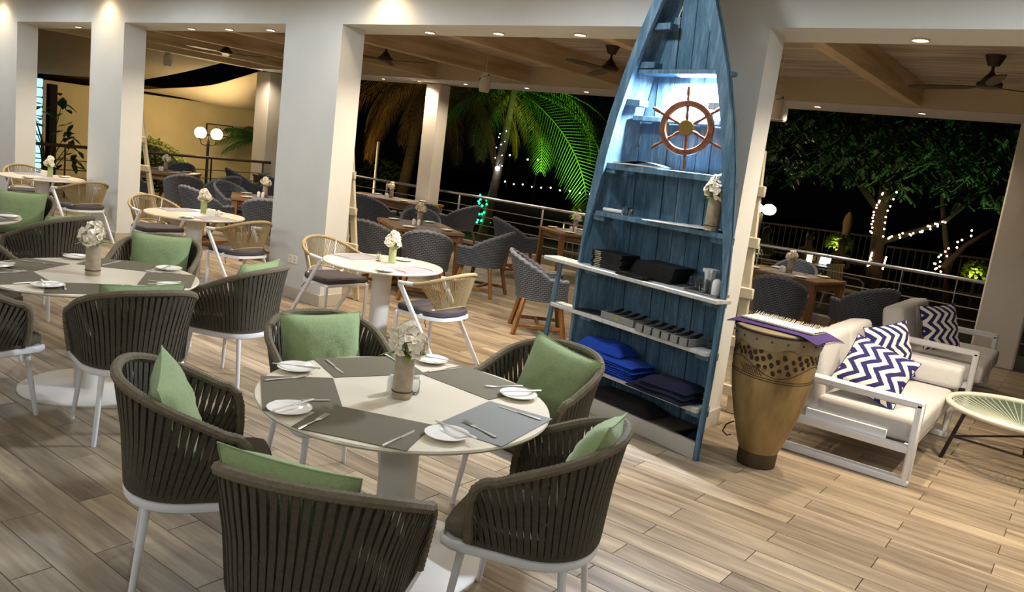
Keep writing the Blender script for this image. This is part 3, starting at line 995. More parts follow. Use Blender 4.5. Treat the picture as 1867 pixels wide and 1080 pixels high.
def bush_lit(loc, label, r, mt, seed):
    t = thing('garden_bush', label, 'bush', loc)
    rn = random.Random(seed)
    fo = MB()
    for k in range(260):
        u, v = rn.random() * 2 * PI, math.acos(rn.uniform(-.3, 1))
        c = Vector((r * math.sin(v) * math.cos(u), r * math.sin(v) * math.sin(u), r + r * math.cos(v)))
        leaf(fo, c, Vector((math.cos(u), math.sin(u), rn.uniform(-.5, 1))), Vector((0, 0, 1)), .13, .035)
    tag(fo.build('foliage', mt, t, smooth=False), kind='stuff')
    MB().tube([(0, 0, -.5 if loc[2] > .2 else 0), (0, 0, r)], .03, 6).build('stem', M_BARK, t)
    lamp('POINT', (0, -r - .15, r * 1.1), 2.2, (1, .85, .35), t, .05)
bush_lit((-5.06, 20, .45), 'small lit yellow green plant left of the folded parasol', .25, M_LEAF2, 31)
bush_lit((-1.9, 18, .50), 'small lit yellow green plant near the right column', .2, M_LEAF2, 32)
bush_lit((-11.0, 18, .20), 'lit yellow green plant just left of the boat shelf', .3, M_LEAF2, 33)
bush_lit((-7.9, 19.5, .55), 'small lit plant at the edge of the right pier', .16, M_LEAF2, 34)
def globe_lamp():
    t = thing('globe_lamp', 'glowing globe lamp on a post right of the boat pier', 'street lamp', (-7.05, 20.0, -.37))
    MB().tube([(0, 0, 0), (0, 0, 1.55)], .04, 8).build('pole', M_BLACK, t)
    for s in (-.17, .17):
        MB().sphere((s, 0, 1.67), .17, 18, 12, (1, 1, .8)).build('globe', MATS['lit_opal_globe'], t)
    lamp('POINT', (0, -.3, 1.67), 7, (1, .82, .5), t, .15)
globe_lamp()
def parasol():
    t = thing('folded_parasol', 'folded beige parasol standing on the lower terrace', 'parasol', (-5.45, 22, -.37))
    prof = [(.03, .75), (.14, .8), (.15, 1.0), (.10, 1.3), (.13, 1.6), (.10, 1.75), (.03, 1.85)]
    m = MB().lathe(prof, 14)
    m.v = [Vector((p.x * (1 + .25 * math.sin(7 * math.atan2(p.y, p.x))), p.y * (1 + .25 * math.sin(7 * math.atan2(p.y, p.x))), p.z)) for p in m.v]
    m.build('canopy', mat('beige_canvas', '#8f7d5c', rough=.9), t)
    MB().tube([(0, 0, 0), (0, 0, 1.95)], .022, 8).build('pole', M_BARK, t)
    MB().lathe([(.25, 0), (.24, .06), (.04, .08)], 16).build('base', M_CURB, t)
parasol()
def fence(p0, p1, label, h=.95):
    p0, p1 = Vector(p0), Vector(p1)
    t = thing('garden_fence', label, 'fence', p0)
    d = p1 - p0
    n = int(d.length / .16)
    mt = mat('dull_fence', '#6b6152', rough=.7)
    MB().bar((0, 0, h), Vector((0, 0, h)) + d, .04, .05).build('top_rail', mt, t)
    MB().bar((0, 0, .12), Vector((0, 0, .12)) + d, .03, .04).build('bottom_rail', mt, t)
    me = MB().box((0, 0, h / 2), (.02, .02, h - .02)).mesh('picket', mt, False)
    for i in range(n + 1):
        place(me, 'picket', t, d * (i / n))
fence((-11.0, 23.5, -.2), (-5.0, 24.5, -.1), 'dim picket fence behind the diners at the lower terrace')
fence((-4.2, 21.0, -.15), (1.5, 20.5, .05), 'dim picket fence behind the tree at the right')
fence((-9.4, 14.6, -.2), (-7.2, 14.2, -.2), 'dim picket fence beyond the railing left of the boat shelf', .75)

def diner(loc, rz, label, shirt):
    t = thing('person', label, 'person', loc, rz)
    sk = [((0, 0, .50), .13), ((0, .01, .70), .125), ((0, .02, .92), .135), ((0, .02, 1.02), .06), ((0, .04, 1.12), .08), ((0, .045, 1.20), .085),
          ((.19, .02, .93), .055), ((.24, .1, .70), .042), ((.14, .32, .68), .034), ((.08, .38, .70), .03), ((-.19, .02, .93), .055), ((-.24, .1, .70), .042), ((-.14, .32, .68), .034), ((-.08, .38, .70), .03),
          ((.1, .05, .48), .09), ((.12, .42, .48), .07), ((.12, .45, .1), .05), ((.12, .55, .04), .04), ((-.1, .05, .48), .09), ((-.12, .42, .48), .07), ((-.12, .45, .1), .05), ((-.12, .55, .04), .04)]
    ed = [(0, 1), (1, 2), (2, 3), (3, 4), (4, 5), (2, 6), (6, 7), (7, 8), (8, 9), (2, 10), (10, 11), (11, 12), (12, 13), (0, 14), (14, 15), (15, 16), (16, 17), (0, 18), (18, 19), (19, 20), (20, 21)]
    me = bpy.data.meshes.new('body')
    me.from_pydata([p for p, r in sk], ed, [])
    o = bpy.data.objects.new('body', me)
    COL.objects.link(o)
    o.parent = t
    md = o.modifiers.new('skin', 'SKIN')
    for i, (p, r) in enumerate(sk):
        me.skin_vertices[0].data[i].radius = (r, r)
    me.skin_vertices[0].data[0].use_root = True
    o.modifiers.new('smooth', 'SUBSURF').levels = 1
    o.modifiers['smooth'].render_levels = 1
    me.materials.append(mat('clothing_' + shirt[1:], shirt, rough=.9))
    MB().sphere((0, .02, 1.23), .10, 12, 8, (1, 1.05, .9)).build('hair', mat('dark_hair', '#231a14', rough=.7), t)
diner((-6.3, 18.5, -.37), 3.0, 'seated person in green behind the lower terrace table', '#3d4a33')
diner((-5.35, 18.6, -.37), 3.2, 'seated person in brown left of the glowing tablet', '#4a3a2e')
diner((-4.6, 18.5, -.37), 3.0, 'seated person in grey behind the glowing tablet', '#3f3d3a')

# ------------------------------------------------------------------ rope tub chairs
M_ROPE = mat('taupe_flat_rope', '#524c3e', rough=0.85, var=(60, .25), bump=(140, .4))
M_RIM = mat('taupe_rope_wrap', '#736853', rough=0.85, var=(50, .2), bump=(120, .4))
M_SEATPAD = mat('taupe_seat_fabric', '#6f6453', rough=0.9, var=(80, .15), bump=(200, .2))
M_GREEN = mat('green_linen', '#92a472', rough=0.9, var=(70, .12), bump=(160, .25), sheen=.2)

def u_path(hw, yb, yf, y0, n=30):
    """plan curve from the left arm front round the back to the right arm front"""
    pts = []
    na = 8
    for i in range(na):
        pts.append((-hw, yf + (y0 - yf) * i / na))
    for i in range(n + 1):
        a = PI + PI * i / n
        ca, sa = math.cos(a), math.sin(a)
        e = 0.86
        pts.append((hw * math.copysign(abs(ca) ** e, ca), y0 + (y0 - yb) * math.copysign(abs(sa) ** e, sa)))
    for i in range(1, na + 1):
        pts.append((hw, y0 + (yf - y0) * i / na))
    return pts

def resample(pts, n):
    pts = [Vector(p) for p in pts]
    L = [0]
    for a, b in zip(pts, pts[1:]):
        L.append(L[-1] + (b - a).length)
    out, j = [], 0
    for i in range(n):
        s = L[-1] * i / (n - 1)
        while j < len(pts) - 2 and L[j + 1] < s:
            j += 1
        f = (s - L[j]) / max(1e-9, L[j + 1] - L[j])
        out.append(pts[j].lerp(pts[j + 1], f))
    return out

def rope_chair():
    t = thing('rope_armchair', '', 'chair')
    top = u_path(.308, -.312, .07, -.03)
    n = len(top)
    def ztop(p):
        f = max(0.0, (p[1] + .312) / .382)
        return .862 - .162 * f ** 1.15
    path = [(x, y, ztop((x, y))) for x, y in top]
    # ends turn down to the seat ring
    def turn(p, s):
        x, y, z = p
        return [(x * .995, y + .045, z - .012), (x * .985, y + .078, z - .045), (x * .965, y + .092, z - .095), (x * .93, y + .095, z - .17), (x * .89, y + .09, .44)]
    full = turn(path[0], -1)[::-1] + path + turn(path[-1], 1)
    R = resample(full, 210)
    MB().tube(R, [.021 if i % 2 else .0185 for i in range(210)], 8).build('back_rim', M_RIM, t)
    low = u_path(.262, -.262, .155, -.02)
    low3 = [(x, y, .437) for x, y in low]
    MB().tube(resample(low3, 70), .014, 6).build('lower_band', M_ROPE, t)
    # seat ring with straight front
    ring = low + [(.262, .23), (.235, .275), (.12, .285), (-.12, .285), (-.235, .275), (-.262, .23)]
    MB().tube(resample([(x, y, .405) for x, y in ring] + [(ring[0][0], ring[0][1], .405)], 80)[:-1], .021, 8, closed=True, flat=.55, upv=(0, 0, 1)).build('seat_ring', M_WHITE_METAL, t)
    m = MB()
    m.prism([(x * .97, y * .97) for x, y in ring], .40, .418)
    m.build('seat_pan', M_WHITE_METAL, t)
    MB().prism([(x * .93, y * .95 + .012) for x, y in ring], .425, .485, .014).build('seat_cushion', M_SEATPAD, t)
    T = resample(turn(path[0], -1)[:4][::-1] + path + turn(path[-1], 1)[:4], 61)
    Lw = resample(low3, 61)
    for k in range(100):
        f = (k + .5) / 100
        layer = k % 2
        i0 = f * 60
        def samp(A, s):
            s = max(0, min(len(A) - 1.001, s))
            j = int(s)
            return A[j].lerp(A[j + 1], s - j)
        lean = .55 if layer else -.55
        a = samp(T, i0 + lean)
        b = samp(Lw, i0 - lean)
        dn = samp(T, i0 + .4) - samp(T, i0 - .4)
        dn.z = 0
        dn.normalize()
        nor = Vector((dn.y, -dn.x, 0))
        if nor.dot(Vector((a.x, a.y + .02, 0))) < 0: nor = -nor
        off = nor * (.010 if layer else -.008)
        w = .0105
        mb = MB()
        mid = (a + b) / 2 + nor * (-.004)
        vs = []
        for p in (a + off, mid + off * .6, b + off):
            for sx, sn in ((-1, -.0018), (1, -.0018), (1, .0018), (-1, .0018)):
                vs.append(p + dn * w * sx + nor * sn)
        fs = []
        for r in range(2):
            for q in range(4):
                fs.append((r * 4 + q, r * 4 + (q + 1) % 4, r * 4 + 4 + (q + 1) % 4, r * 4 + 4 + q))
        mb.add(vs, fs)
        mb.build('strap', M_ROPE, t, smooth=False)
    for sx, sy in ((-1, -1), (1, -1), (-1, 1), (1, 1)):
        MB().tube([(sx * .195, sy * .19 + .01, .40), (sx * .235, sy * .235 + .01, 0)], [.017, .012], 10).build('leg', M_WHITE_METAL, t)
    return t

def pillow_mesh(w, h, th, mt, n=14, seed=0):
    """soft square cushion with pointed corners, standing in the xz plane"""
    rnd = random.Random(seed)
    m = MB()
    def prof(u, v):
        a, b = abs(2 * u - 1), abs(2 * v - 1)
        return max(0.0, (1 - a ** 2.6)) ** .55 * max(0.0, (1 - b ** 2.6)) ** .55
    def edge(u, v):
        a, b = 2 * u - 1, 2 * v - 1
        x = a * w / 2 * (1 - .075 * (1 - abs(b) ** 2) * abs(a) ** 3)
        z = b * h / 2 * (1 - .075 * (1 - abs(a) ** 2) * abs(b) ** 3)
        return x, z
    wob = [[rnd.uniform(-.006, .006) for _ in range(n + 1)] for _ in range(n + 1)]
    for s in (-1, 1):
        vs = []
        for j in range(n + 1):
            for i in range(n + 1):
                u, v = i / n, j / n
                x, z = edge(u, v)
                p = prof(u, v)
                vs.append((x, s * (th / 2 * p + (wob[j][i] * p)), z + h / 2))
        fs = []
        for j in range(n):
            for i in range(n):
                f = (j * (n + 1) + i, j * (n + 1) + i + 1, (j + 1) * (n + 1) + i + 1, (j + 1) * (n + 1) + i)
                fs.append(f if s < 0 else f[::-1])
        m.add(vs, fs)
    return m.mesh('cushion_cover', mt)

def piping(w, h):
    m = MB()
    pts = []
    n = 12
    def e(a, b):
        return (a * w / 2 * (1 - .075 * (1 - abs(b) ** 2) * abs(a) ** 3), 0, b * h / 2 * (1 - .075 * (1 - abs(a) ** 2) * abs(b) ** 3) + h / 2)
    for i in range(n): pts.append(e(-1 + 2 * i / n, -1))
    for i in range(n): pts.append(e(1, -1 + 2 * i / n))
    for i in range(n): pts.append(e(1 - 2 * i / n, 1))
    for i in range(n): pts.append(e(-1, 1 - 2 * i / n))
    return m.tube(pts, .0035, 5, closed=True)

PIL = [pillow_mesh(.45, .42, .15, M_GREEN, 16, s) for s in range(3)]
PIPE = piping(.45, .42).mesh('seam', M_GREEN)
def green_pillow(cx, cy, ang, label, tilt=.28, back=.17, twist=0.0, z=.487, side=0.0):
    """pillow leaning on the back of a chair at (cx,cy) facing ang (radians)"""
    t = thing('green_cushion', label, 'cushion', group='green cushions in the rope chairs')
    rz = ang - PI / 2
    f = Vector((math.cos(ang), math.sin(ang), 0))
    l = Vector((-f.y, f.x, 0))
    p = Vector((cx, cy, z)) - f * back + l * side
    t.location = p
    t.rotation_euler = Euler((tilt, twist, rz), 'XYZ')
    place(PIL[len(label) % 3], 'cover', t)
    place(PIPE, 'seam', t)
    return t

CHAIR0 = rope_chair()
def put_rope_chair(x, y, deg, label, pillow=None, first=[True], **kw):
    a = math.radians(deg)
    if first[0]:
        first[0] = False
        c = CHAIR0
        c.location = (x, y, 0)
        c.rotation_euler = (0, 0, a - PI / 2)
        c['label'] = label
        c['group'] = 'rope armchairs'
    else:
        c = dup(CHAIR0, label, (x, y, 0), a - PI / 2, 'rope armchairs')
    if pillow:
        green_pillow(x, y, a, pillow, **kw)
    return c
R_ = 'taupe rope armchair with white legs '
put_rope_chair(-1.77, 1.61, 116, R_ + 'nearest the camera, its back to us', 'green cushion in the nearest chair, mostly behind its rim', tilt=.30, back=.07, twist=.05, side=.07)
put_rope_chair(-1.55, 2.46, 200, R_ + 'right front of the nearest table', 'green cushion in the chair at the right front of the nearest table', tilt=.40, back=.11, twist=.16, side=.04, z=.53)
put_rope_chair(-2.18, 3.30, 264, R_ + 'beside the boat shelf', 'green cushion standing in the chair beside the boat shelf', tilt=.28, back=.07, twist=-.14, side=.0)
put_rope_chair(-3.03, 2.70, -16, R_ + 'behind the nearest table', 'green cushion in the chair behind the nearest table', tilt=.28, back=.06)
put_rope_chair(-2.68, 1.75, 59, R_ + 'left of the nearest table', 'green cushion in the chair left of the nearest table', tilt=.32, back=.03, twist=.10, side=-.02)
put_rope_chair(-4.29, 2.32, 168, R_ + 'in front of the left round table', 'green cushion just showing above the chair in front of the left table', tilt=.30, back=.05)
put_rope_chair(-4.74, 3.30, 200, R_ + 'right of the left round table', 'green cushion tucked low in the chair right of the left table', tilt=.30, back=.04, side=-.03)
put_rope_chair(-5.68, 3.22, -48, R_ + 'behind the left round table', 'green cushion in the chair behind the left round table', tilt=.25, back=.06)
put_rope_chair(-4.94, 1.74, 97, R_ + 'cut off by the left edge, nearer one')
put_rope_chair(-5.95, 2.05, 20, R_ + 'cut off by the left edge, farther one')
put_rope_chair(-7.10, 3.08, 205, R_ + 'near the second pier, back to us', 'green cushion in the far left chair with its back to us', tilt=.4, back=.02)
put_rope_chair(-8.30, 3.30, -40, R_ + 'at the far left table facing us', 'green cushion in the chair at the far left table facing us', tilt=.25, back=.06)
put_rope_chair(-7.25, 1.95, 140, R_ + 'at the left edge beside the far left table')

# ------------------------------------------------------------------ round tables
M_TOP = mat('white_stone_top', '#e6dac4', rough=0.22, var=(1.5, .05))
M_BASE = mat('white_table_base', '#d8d4cc', rough=0.4)
def round_table(x, y, r, label, base_r=.36):
    t = thing('round_table', label, 'table', (x, y, 0), group='white round pedestal tables')
    MB().lathe([(.02, .722), (r - .03, .722), (r - .006, .728), (r, .737), (r - .004, .745), (r - .03, .747), (.01, .747)], 64).build('tabletop', M_TOP, t)
    MB().lathe([(.085, .015), (.085, .70), (.16, .705), (.16, .722)], 32).build('column', M_BASE, t)
    MB().lathe([(base_r, 0), (base_r, .008), (base_r - .01, .014), (.01, .016)], 48).build('base_plate', M_BASE, t)
    return t
T1, T2, T3 = (-2.27, 2.46), (-5.08, 2.47), (-7.88, 2.50)
T4, T5, T6 = (-8.12, 5.06), (-5.05, 5.0), (-11.68, 4.97)
round_table(*T1, .63, 'large white round table nearest the camera, laid with five mats', .42)
round_table(*T2, .64, 'white round table left of the nearest one, laid with grey mats', .40)
round_table(*T3, .64, 'white round table cut off by the left edge of the picture', .40)
round_table(*T5, .53, 'small white round table in the opening left of the boat', .30)
round_table(*T4, .53, 'small white round table in front of the second opening', .30)
round_table(*T6, .52, 'small white round table in front of the leftmost opening', .30)

ZT_ = .7475
M_MAT = mat('woven_vinyl_mat', '#70664f', rough=0.75, var=(300, .25), bump=(260, .35), stretch=(1, 3, 1))
M_MATG = mat('grey_vinyl_mat', '#817f78', rough=0.7, var=(300, .2), bump=(260, .3), stretch=(1, 3, 1))
M_MATL = mat('lilac_grey_mat', '#98939a', rough=0.7, var=(300, .2), bump=(260, .3))
ME_MAT = {}
def placemat(T, ang, r, label, m=None, z=ZT_, size=(.45, .31), group='placemats on the round tables', rz=None):
    m = m or M_MAT
    key = (m.name, size)
    if key not in ME_MAT:
        ME_MAT[key] = MB().box((0, 0, .001), (size[0], size[1], .0025), .0008).mesh('placemat', m)
    a = math.radians(ang)
    o = place(ME_MAT[key], 'placemat', None, (T[0] + r * math.cos(a), T[1] + r * math.sin(a), z), (0, 0, a + PI / 2 if rz is None else rz))
    return tag(o, label, 'placemat', group)
ME_PLATE = MB().lathe([(.01, .002), (.045, .001), (.05, .003), (.078, .013), (.086, .017), (.0865, .019), (.084, .0195), (.074, .0155), (.048, .0065), (.01, .0055)], 36).mesh('side_plate', M_CERAMIC)
def plate(p, label, z=ZT_, group='side plates', s=1.0):
    o = place(ME_PLATE, 'side_plate', None, (p[0], p[1], z), scale=(s, s, s))
    return tag(o, label, 'plate', group)
def knife_proto():
    blade = MB()
    out = [(-.004, .0), (.006, .0), (.0085, .03), (.0085, .075), (.004, .098), (-.002, .104), (-.005, .098), (-.005, .02)]
    blade.prism(out, .0, .0018)
    hand = MB().tube([(0, -.115, .002), (0, -.10, .003), (0, -.05, .003), (0, .0, .002)], [.005, .0065, .006, .0042], 8, flat=1.0)
    hand.v = [Vector((v.x, v.y, v.z if v.z < 0 else .003 + (v.z - .003) * .55)) for v in hand.v]
    return blade.mesh('blade', M_CHROME), hand.mesh('handle', M_CHROME)
KN = knife_proto()
def fork_proto():
    head = MB()
    for i in range(4):
        x = -.009 + i * .006
        head.tube([(x * .8, .045, .002), (x, .062, .004), (x, .098, .008)], [.0019, .0019, .0012], 5)
    head.prism([(-.004, .018), (.004, .018), (.0105, .038), (.0095, .048), (-.0095, .048), (-.0105, .038)], .001, .003)
    hand = MB().tube([(0, -.10, .002), (0, -.085, .0035), (0, -.03, .004), (0, .022, .002)], [.006, .007, .004, .0032], 8)
    hand.v = [Vector((v.x, v.y, .003 + (v.z - .003) * .5)) for v in hand.v]
    return head.mesh('tines', M_CHROME), hand.mesh('handle', M_CHROME)
FK = fork_proto()
def knife(p, deg, label, z=ZT_ + .0028, tilt=0.0, s=1.0):
    t = thing('table_knife', label, 'knife', (p[0], p[1], z), group='table knives', rot=(tilt, 0, math.radians(deg) - PI / 2))
    t.scale = (s, s, s)
    place(KN[0], 'blade', t)
    place(KN[1], 'handle', t)
def fork(p, deg, label, z=ZT_ + .0028, tilt=0.0):
    t = thing('table_fork', label, 'fork', (p[0], p[1], z), group='table forks', rot=(tilt, 0, math.radians(deg) - PI / 2))
    place(FK[0], 'tines', t)
    place(FK[1], 'handle', t)

M_VASE = mat('beige_stoneware', '#b3a38a', rough=0.7, var=(30, .25), bump=(60, .3))
M_VASEG = mat('green_tinted_glass', '#c9cf9c', rough=0.05)
M_VASEG.node_tree.nodes['Principled BSDF'].inputs['Alpha'].default_value = .38
M_PETAL = mat('cream_petal', '#fff4df', rough=0.7, sub=.0)
M_STEM = mat('flower_stem', '#4f6b2c', rough=.6)
def blossom_mesh(seed, r=.042, n=34):
    rn = random.Random(seed)
    m = MB()
    for k in range(n):
        u, v = rn.random() * 2 * PI, math.acos(rn.uniform(-.6, 1))
        d = Vector((math.sin(v) * math.cos(u), math.sin(v) * math.sin(u), math.cos(v)))
        c = d * r * rn.uniform(.65, 1.0)
        s = d.cross(Vector((rn.uniform(-1, 1), rn.uniform(-1, 1), rn.uniform(-1, 1)))).normalized()
        e = d.cross(s)
        w = r * .55
        tw = rn.uniform(.1, .5)
        m.add([c - s * w, c - e * w + d * w * tw, c + s * w, c + e * w + d * w * tw, c + d * w * -.2], [(0, 1, 4), (1, 2, 4), (2, 3, 4), (3, 0, 4)])
    return m.mesh('blossom', M_PETAL)
BLO = [blossom_mesh(s) for s in range(4)]
def vase_proto(style, seed, h=.185, r=.04):
    t = thing('flower_vase', '', 'vase')
    rn = random.Random(seed)
    if style == 'stone':
        MB().lathe([(r * .92, 0), (r, .004), (r * .97, h), (r * .86, h), (r * .86, h - .03), (.005, h - .03)], 24).build('vase', M_VASE, t)
        MB().tube([(math.cos(a) * r * 1.0, math.sin(a) * r * 1.0, .03) for a in [2 * PI * k / 24 for k in range(24)]], .003, 5, closed=True).build('twine', mat('dark_twine', '#4a3a26', rough=.9), t)
    else:
        MB().lathe([(r, 0), (r, h), (r * .92, h), (r * .92, .012), (.002, .012)], 24).build('vase', M_VASEG, t)
        MB().lathe([(r * .9, .013), (r * .9, h * .75), (.002, h * .75)], 20).build('water', mat('vase_water', '#a7a45a', rough=.1), t)
    n = 5
    for k in range(n):
        a = 2 * PI * k / n + rn.random()
        rr = r * (1.05 if k else .1)
        p = Vector((rr * math.cos(a), rr * math.sin(a), h + rn.uniform(.02, .06) + (.03 if k == 0 else 0)))
        b = place(BLO[k % 4], 'blossom', t, p, (rn.random(), rn.random(), rn.random() * 6))
        MB().tube([(0, 0, h * .3), (p.x * .6, p.y * .6, h), tuple(p)], .002, 5).build('stem', M_STEM, b if False else t)
    lf = MB()
    for k in range(6):
        a = 2.5 + k * 1.1
        leaf(lf, Vector((.02 * math.cos(a), .02 * math.sin(a), h)), Vector((math.cos(a), math.sin(a), rn.uniform(-.1, .7))), Vector((0, 0, 1)), rn.uniform(.06, .10), .016)
    lf.build('leaves', M_LEAF2, t)
    return t
V_ST = vase_proto('stone', 1)
V_GL = vase_proto('glass', 2, .16, .035)
_used = {}
def put_vase(proto, p, label, z=ZT_, rz=0.0, s=1.0, rot=None):
    if proto.name not in _used:
        _used[proto.name] = 1
        c = proto
        c.location = (p[0], p[1], z)
        c.rotation_euler = rot or (0, 0, rz)
        c['label'] = label
    else:
        c = dup(proto, label, (p[0], p[1], z), rz, rot=rot)
    c['group'] = 'vases of white flowers'
    c.scale = (s, s, s)
    return c
def shaker_proto():
    t = thing('salt_shaker', '', 'shaker')
    MB().lathe([(.019, 0), (.021, .003), (.021, .05), (.017, .066), (.008, .073), (.001, .074)], 20).build('body', M_CERAMIC, t)
    for k in range(3):
        a = k * 2.1
        MB().lathe([(.0012, .0), (.0012, .0008)], 6, (.005 * math.cos(a), .005 * math.sin(a), .0725)).build('hole', M_BLACK, t)
    return t
SHK = shaker_proto()
def put_shaker(p, label, z=ZT_, s=1.0):
    if 'sh' not in _used:
        _used['sh'] = 1
        c = SHK
        c.location = (p[0], p[1], z)
        c['label'] = label
    else:
        c = dup(SHK, label, (p[0], p[1], z), random.random() * 6)
    c['group'] = 'white salt and pepper shakers'
    c.scale = (s, s, s)

# nearest table
SEAT = {'left': -125, 'front': -66, 'right front': 9, 'right back': 87, 'back': 158}
for n_, a in SEAT.items():
    placemat(T1, a, .445, 'woven mat at the %s of the nearest round table' % n_, M_MATG if n_ == 'right front' else M_MAT)
plate((-2.80, 2.29), 'white side plate at the far left of the nearest table')
plate((-2.37, 1.92), 'white side plate at the near left of the nearest table')
plate((-1.832, 2.233), 'white side plate at the front right of the nearest table')
plate((-1.986, 2.897), 'white side plate at the right of the nearest table')
plate((-2.59, 2.966), 'white side plate behind the vase on the nearest table')
Zp = ZT_ + .0225
knife((-2.795, 2.276), 218, 'butter knife resting on the far left plate of the nearest table', Zp)
fork((-2.705, 2.165), 78, 'fork on the left mat of the nearest table')
knife((-2.44, 2.03), 238, 'dinner knife lying at the edge of the left mat, nearest table')
knife((-2.369, 1.93), 276, 'butter knife across the near left plate of the nearest table', Zp)
fork((-2.221, 1.915), 108, 'fork on the front mat of the nearest table')
knife((-1.922, 2.075), 102, 'dinner knife on the front mat of the nearest table')
knife((-1.835, 2.276), 176, 'butter knife across the front right plate of the nearest table', Zp)
fork((-1.81, 2.40), 169, 'fork on the grey right mat of the nearest table')
knife((-1.845, 2.705), 184, 'dinner knife on the far side of the grey right mat, nearest table')
knife((-1.99, 2.91), 245, 'butter knife across the right plate of the nearest table', Zp)
fork((-2.114, 2.955), 244, 'fork on the right back mat of the nearest table')
knife((-2.45, 2.925), 82, 'dinner knife at the left edge of the right back mat, nearest table')
knife((-2.745, 2.469), -19, 'dinner knife on the back mat of the nearest table')
fork((-2.70, 2.81), -19, 'fork at the far end of the back mat, nearest table')
knife((-2.58, 2.97), 30, 'butter knife on the plate behind the vase, nearest table', Zp)
put_vase(V_ST, (-2.264, 2.425), 'beige vase of white flowers on the nearest round table', rz=2.0, s=1.08)
put_shaker((-2.335, 2.435), 'white shaker left of the vase on the nearest table', s=1.1)
gl = thing('glass_tumbler', 'small clear glass shaker right of the vase on the nearest table', 'glass', (-2.275, 2.515, ZT_))
MB().lathe([(.019, 0), (.022, .004), (.022, .055), (.016, .068), (.013, .068), (.018, .053), (.019, .008), (.002, .008)], 20).build('body', M_GLASS, gl)
MB().lathe([(.016, .068), (.016, .08), (.002, .084)], 16).build('cap', M_CHROME, gl)

# second table
for a, n_ in ((-27, 'front right'), (54, 'right back'), (132, 'back'), (-148, 'left'), (-96, 'front left')):
    placemat(T2, a, .45, 'woven mat at the %s of the left round table' % n_)
for p, n_ in (((-4.79, 2.08), 'front'), ((-5.65, 2.64), 'far left'), ((-5.13, 3.02), 'far right'), ((-4.60, 2.72), 'right'), ((-5.42, 2.06), 'left')):
    plate(p, 'white side plate at the %s of the left round table' % n_)
    a = math.degrees(math.atan2(p[1] - T2[1], p[0] - T2[0]))
    knife((p[0] + .01, p[1] - .02), a + 40, 'butter knife on the %s plate of the left round table' % n_, Zp)
for a, n_ in ((-20, 'front right'), (66, 'right back'), (122, 'back'), (-138, 'left'), (-85, 'front left')):
    b = math.radians(a)
    c = math.radians(a + (14 if a > 0 else -14))
    knife((T2[0] + .45 * math.cos(b + .30), T2[1] + .45 * math.sin(b + .30)), a + 180, 'dinner knife on the %s mat of the left round table' % n_)
    fork((T2[0] + .45 * math.cos(b - .42), T2[1] + .45 * math.sin(b - .42)), a + 180, 'fork on the %s mat of the left round table' % n_)
put_vase(V_ST, (-5.07, 2.47), 'broad beige vase of white flowers on the left round table', rz=.7, s=1.12)
# third table, at the left edge
for a, n_ in ((30, 'right'), (100, 'back'), (-40, 'front')):
    placemat(T3, a, .45, 'woven mat at the %s of the table cut off at the left' % n_)
    b = math.radians(a + 34)
    plate((T3[0] + .54 * math.cos(b), T3[1] + .54 * math.sin(b)), 'white side plate at the %s of the table cut off at the left' % n_)
    knife((T3[0] + .45 * math.cos(math.radians(a + 22)), T3[1] + .45 * math.sin(math.radians(a + 22))), a + 180, 'dinner knife on the %s mat of the table cut off at the left' % n_)

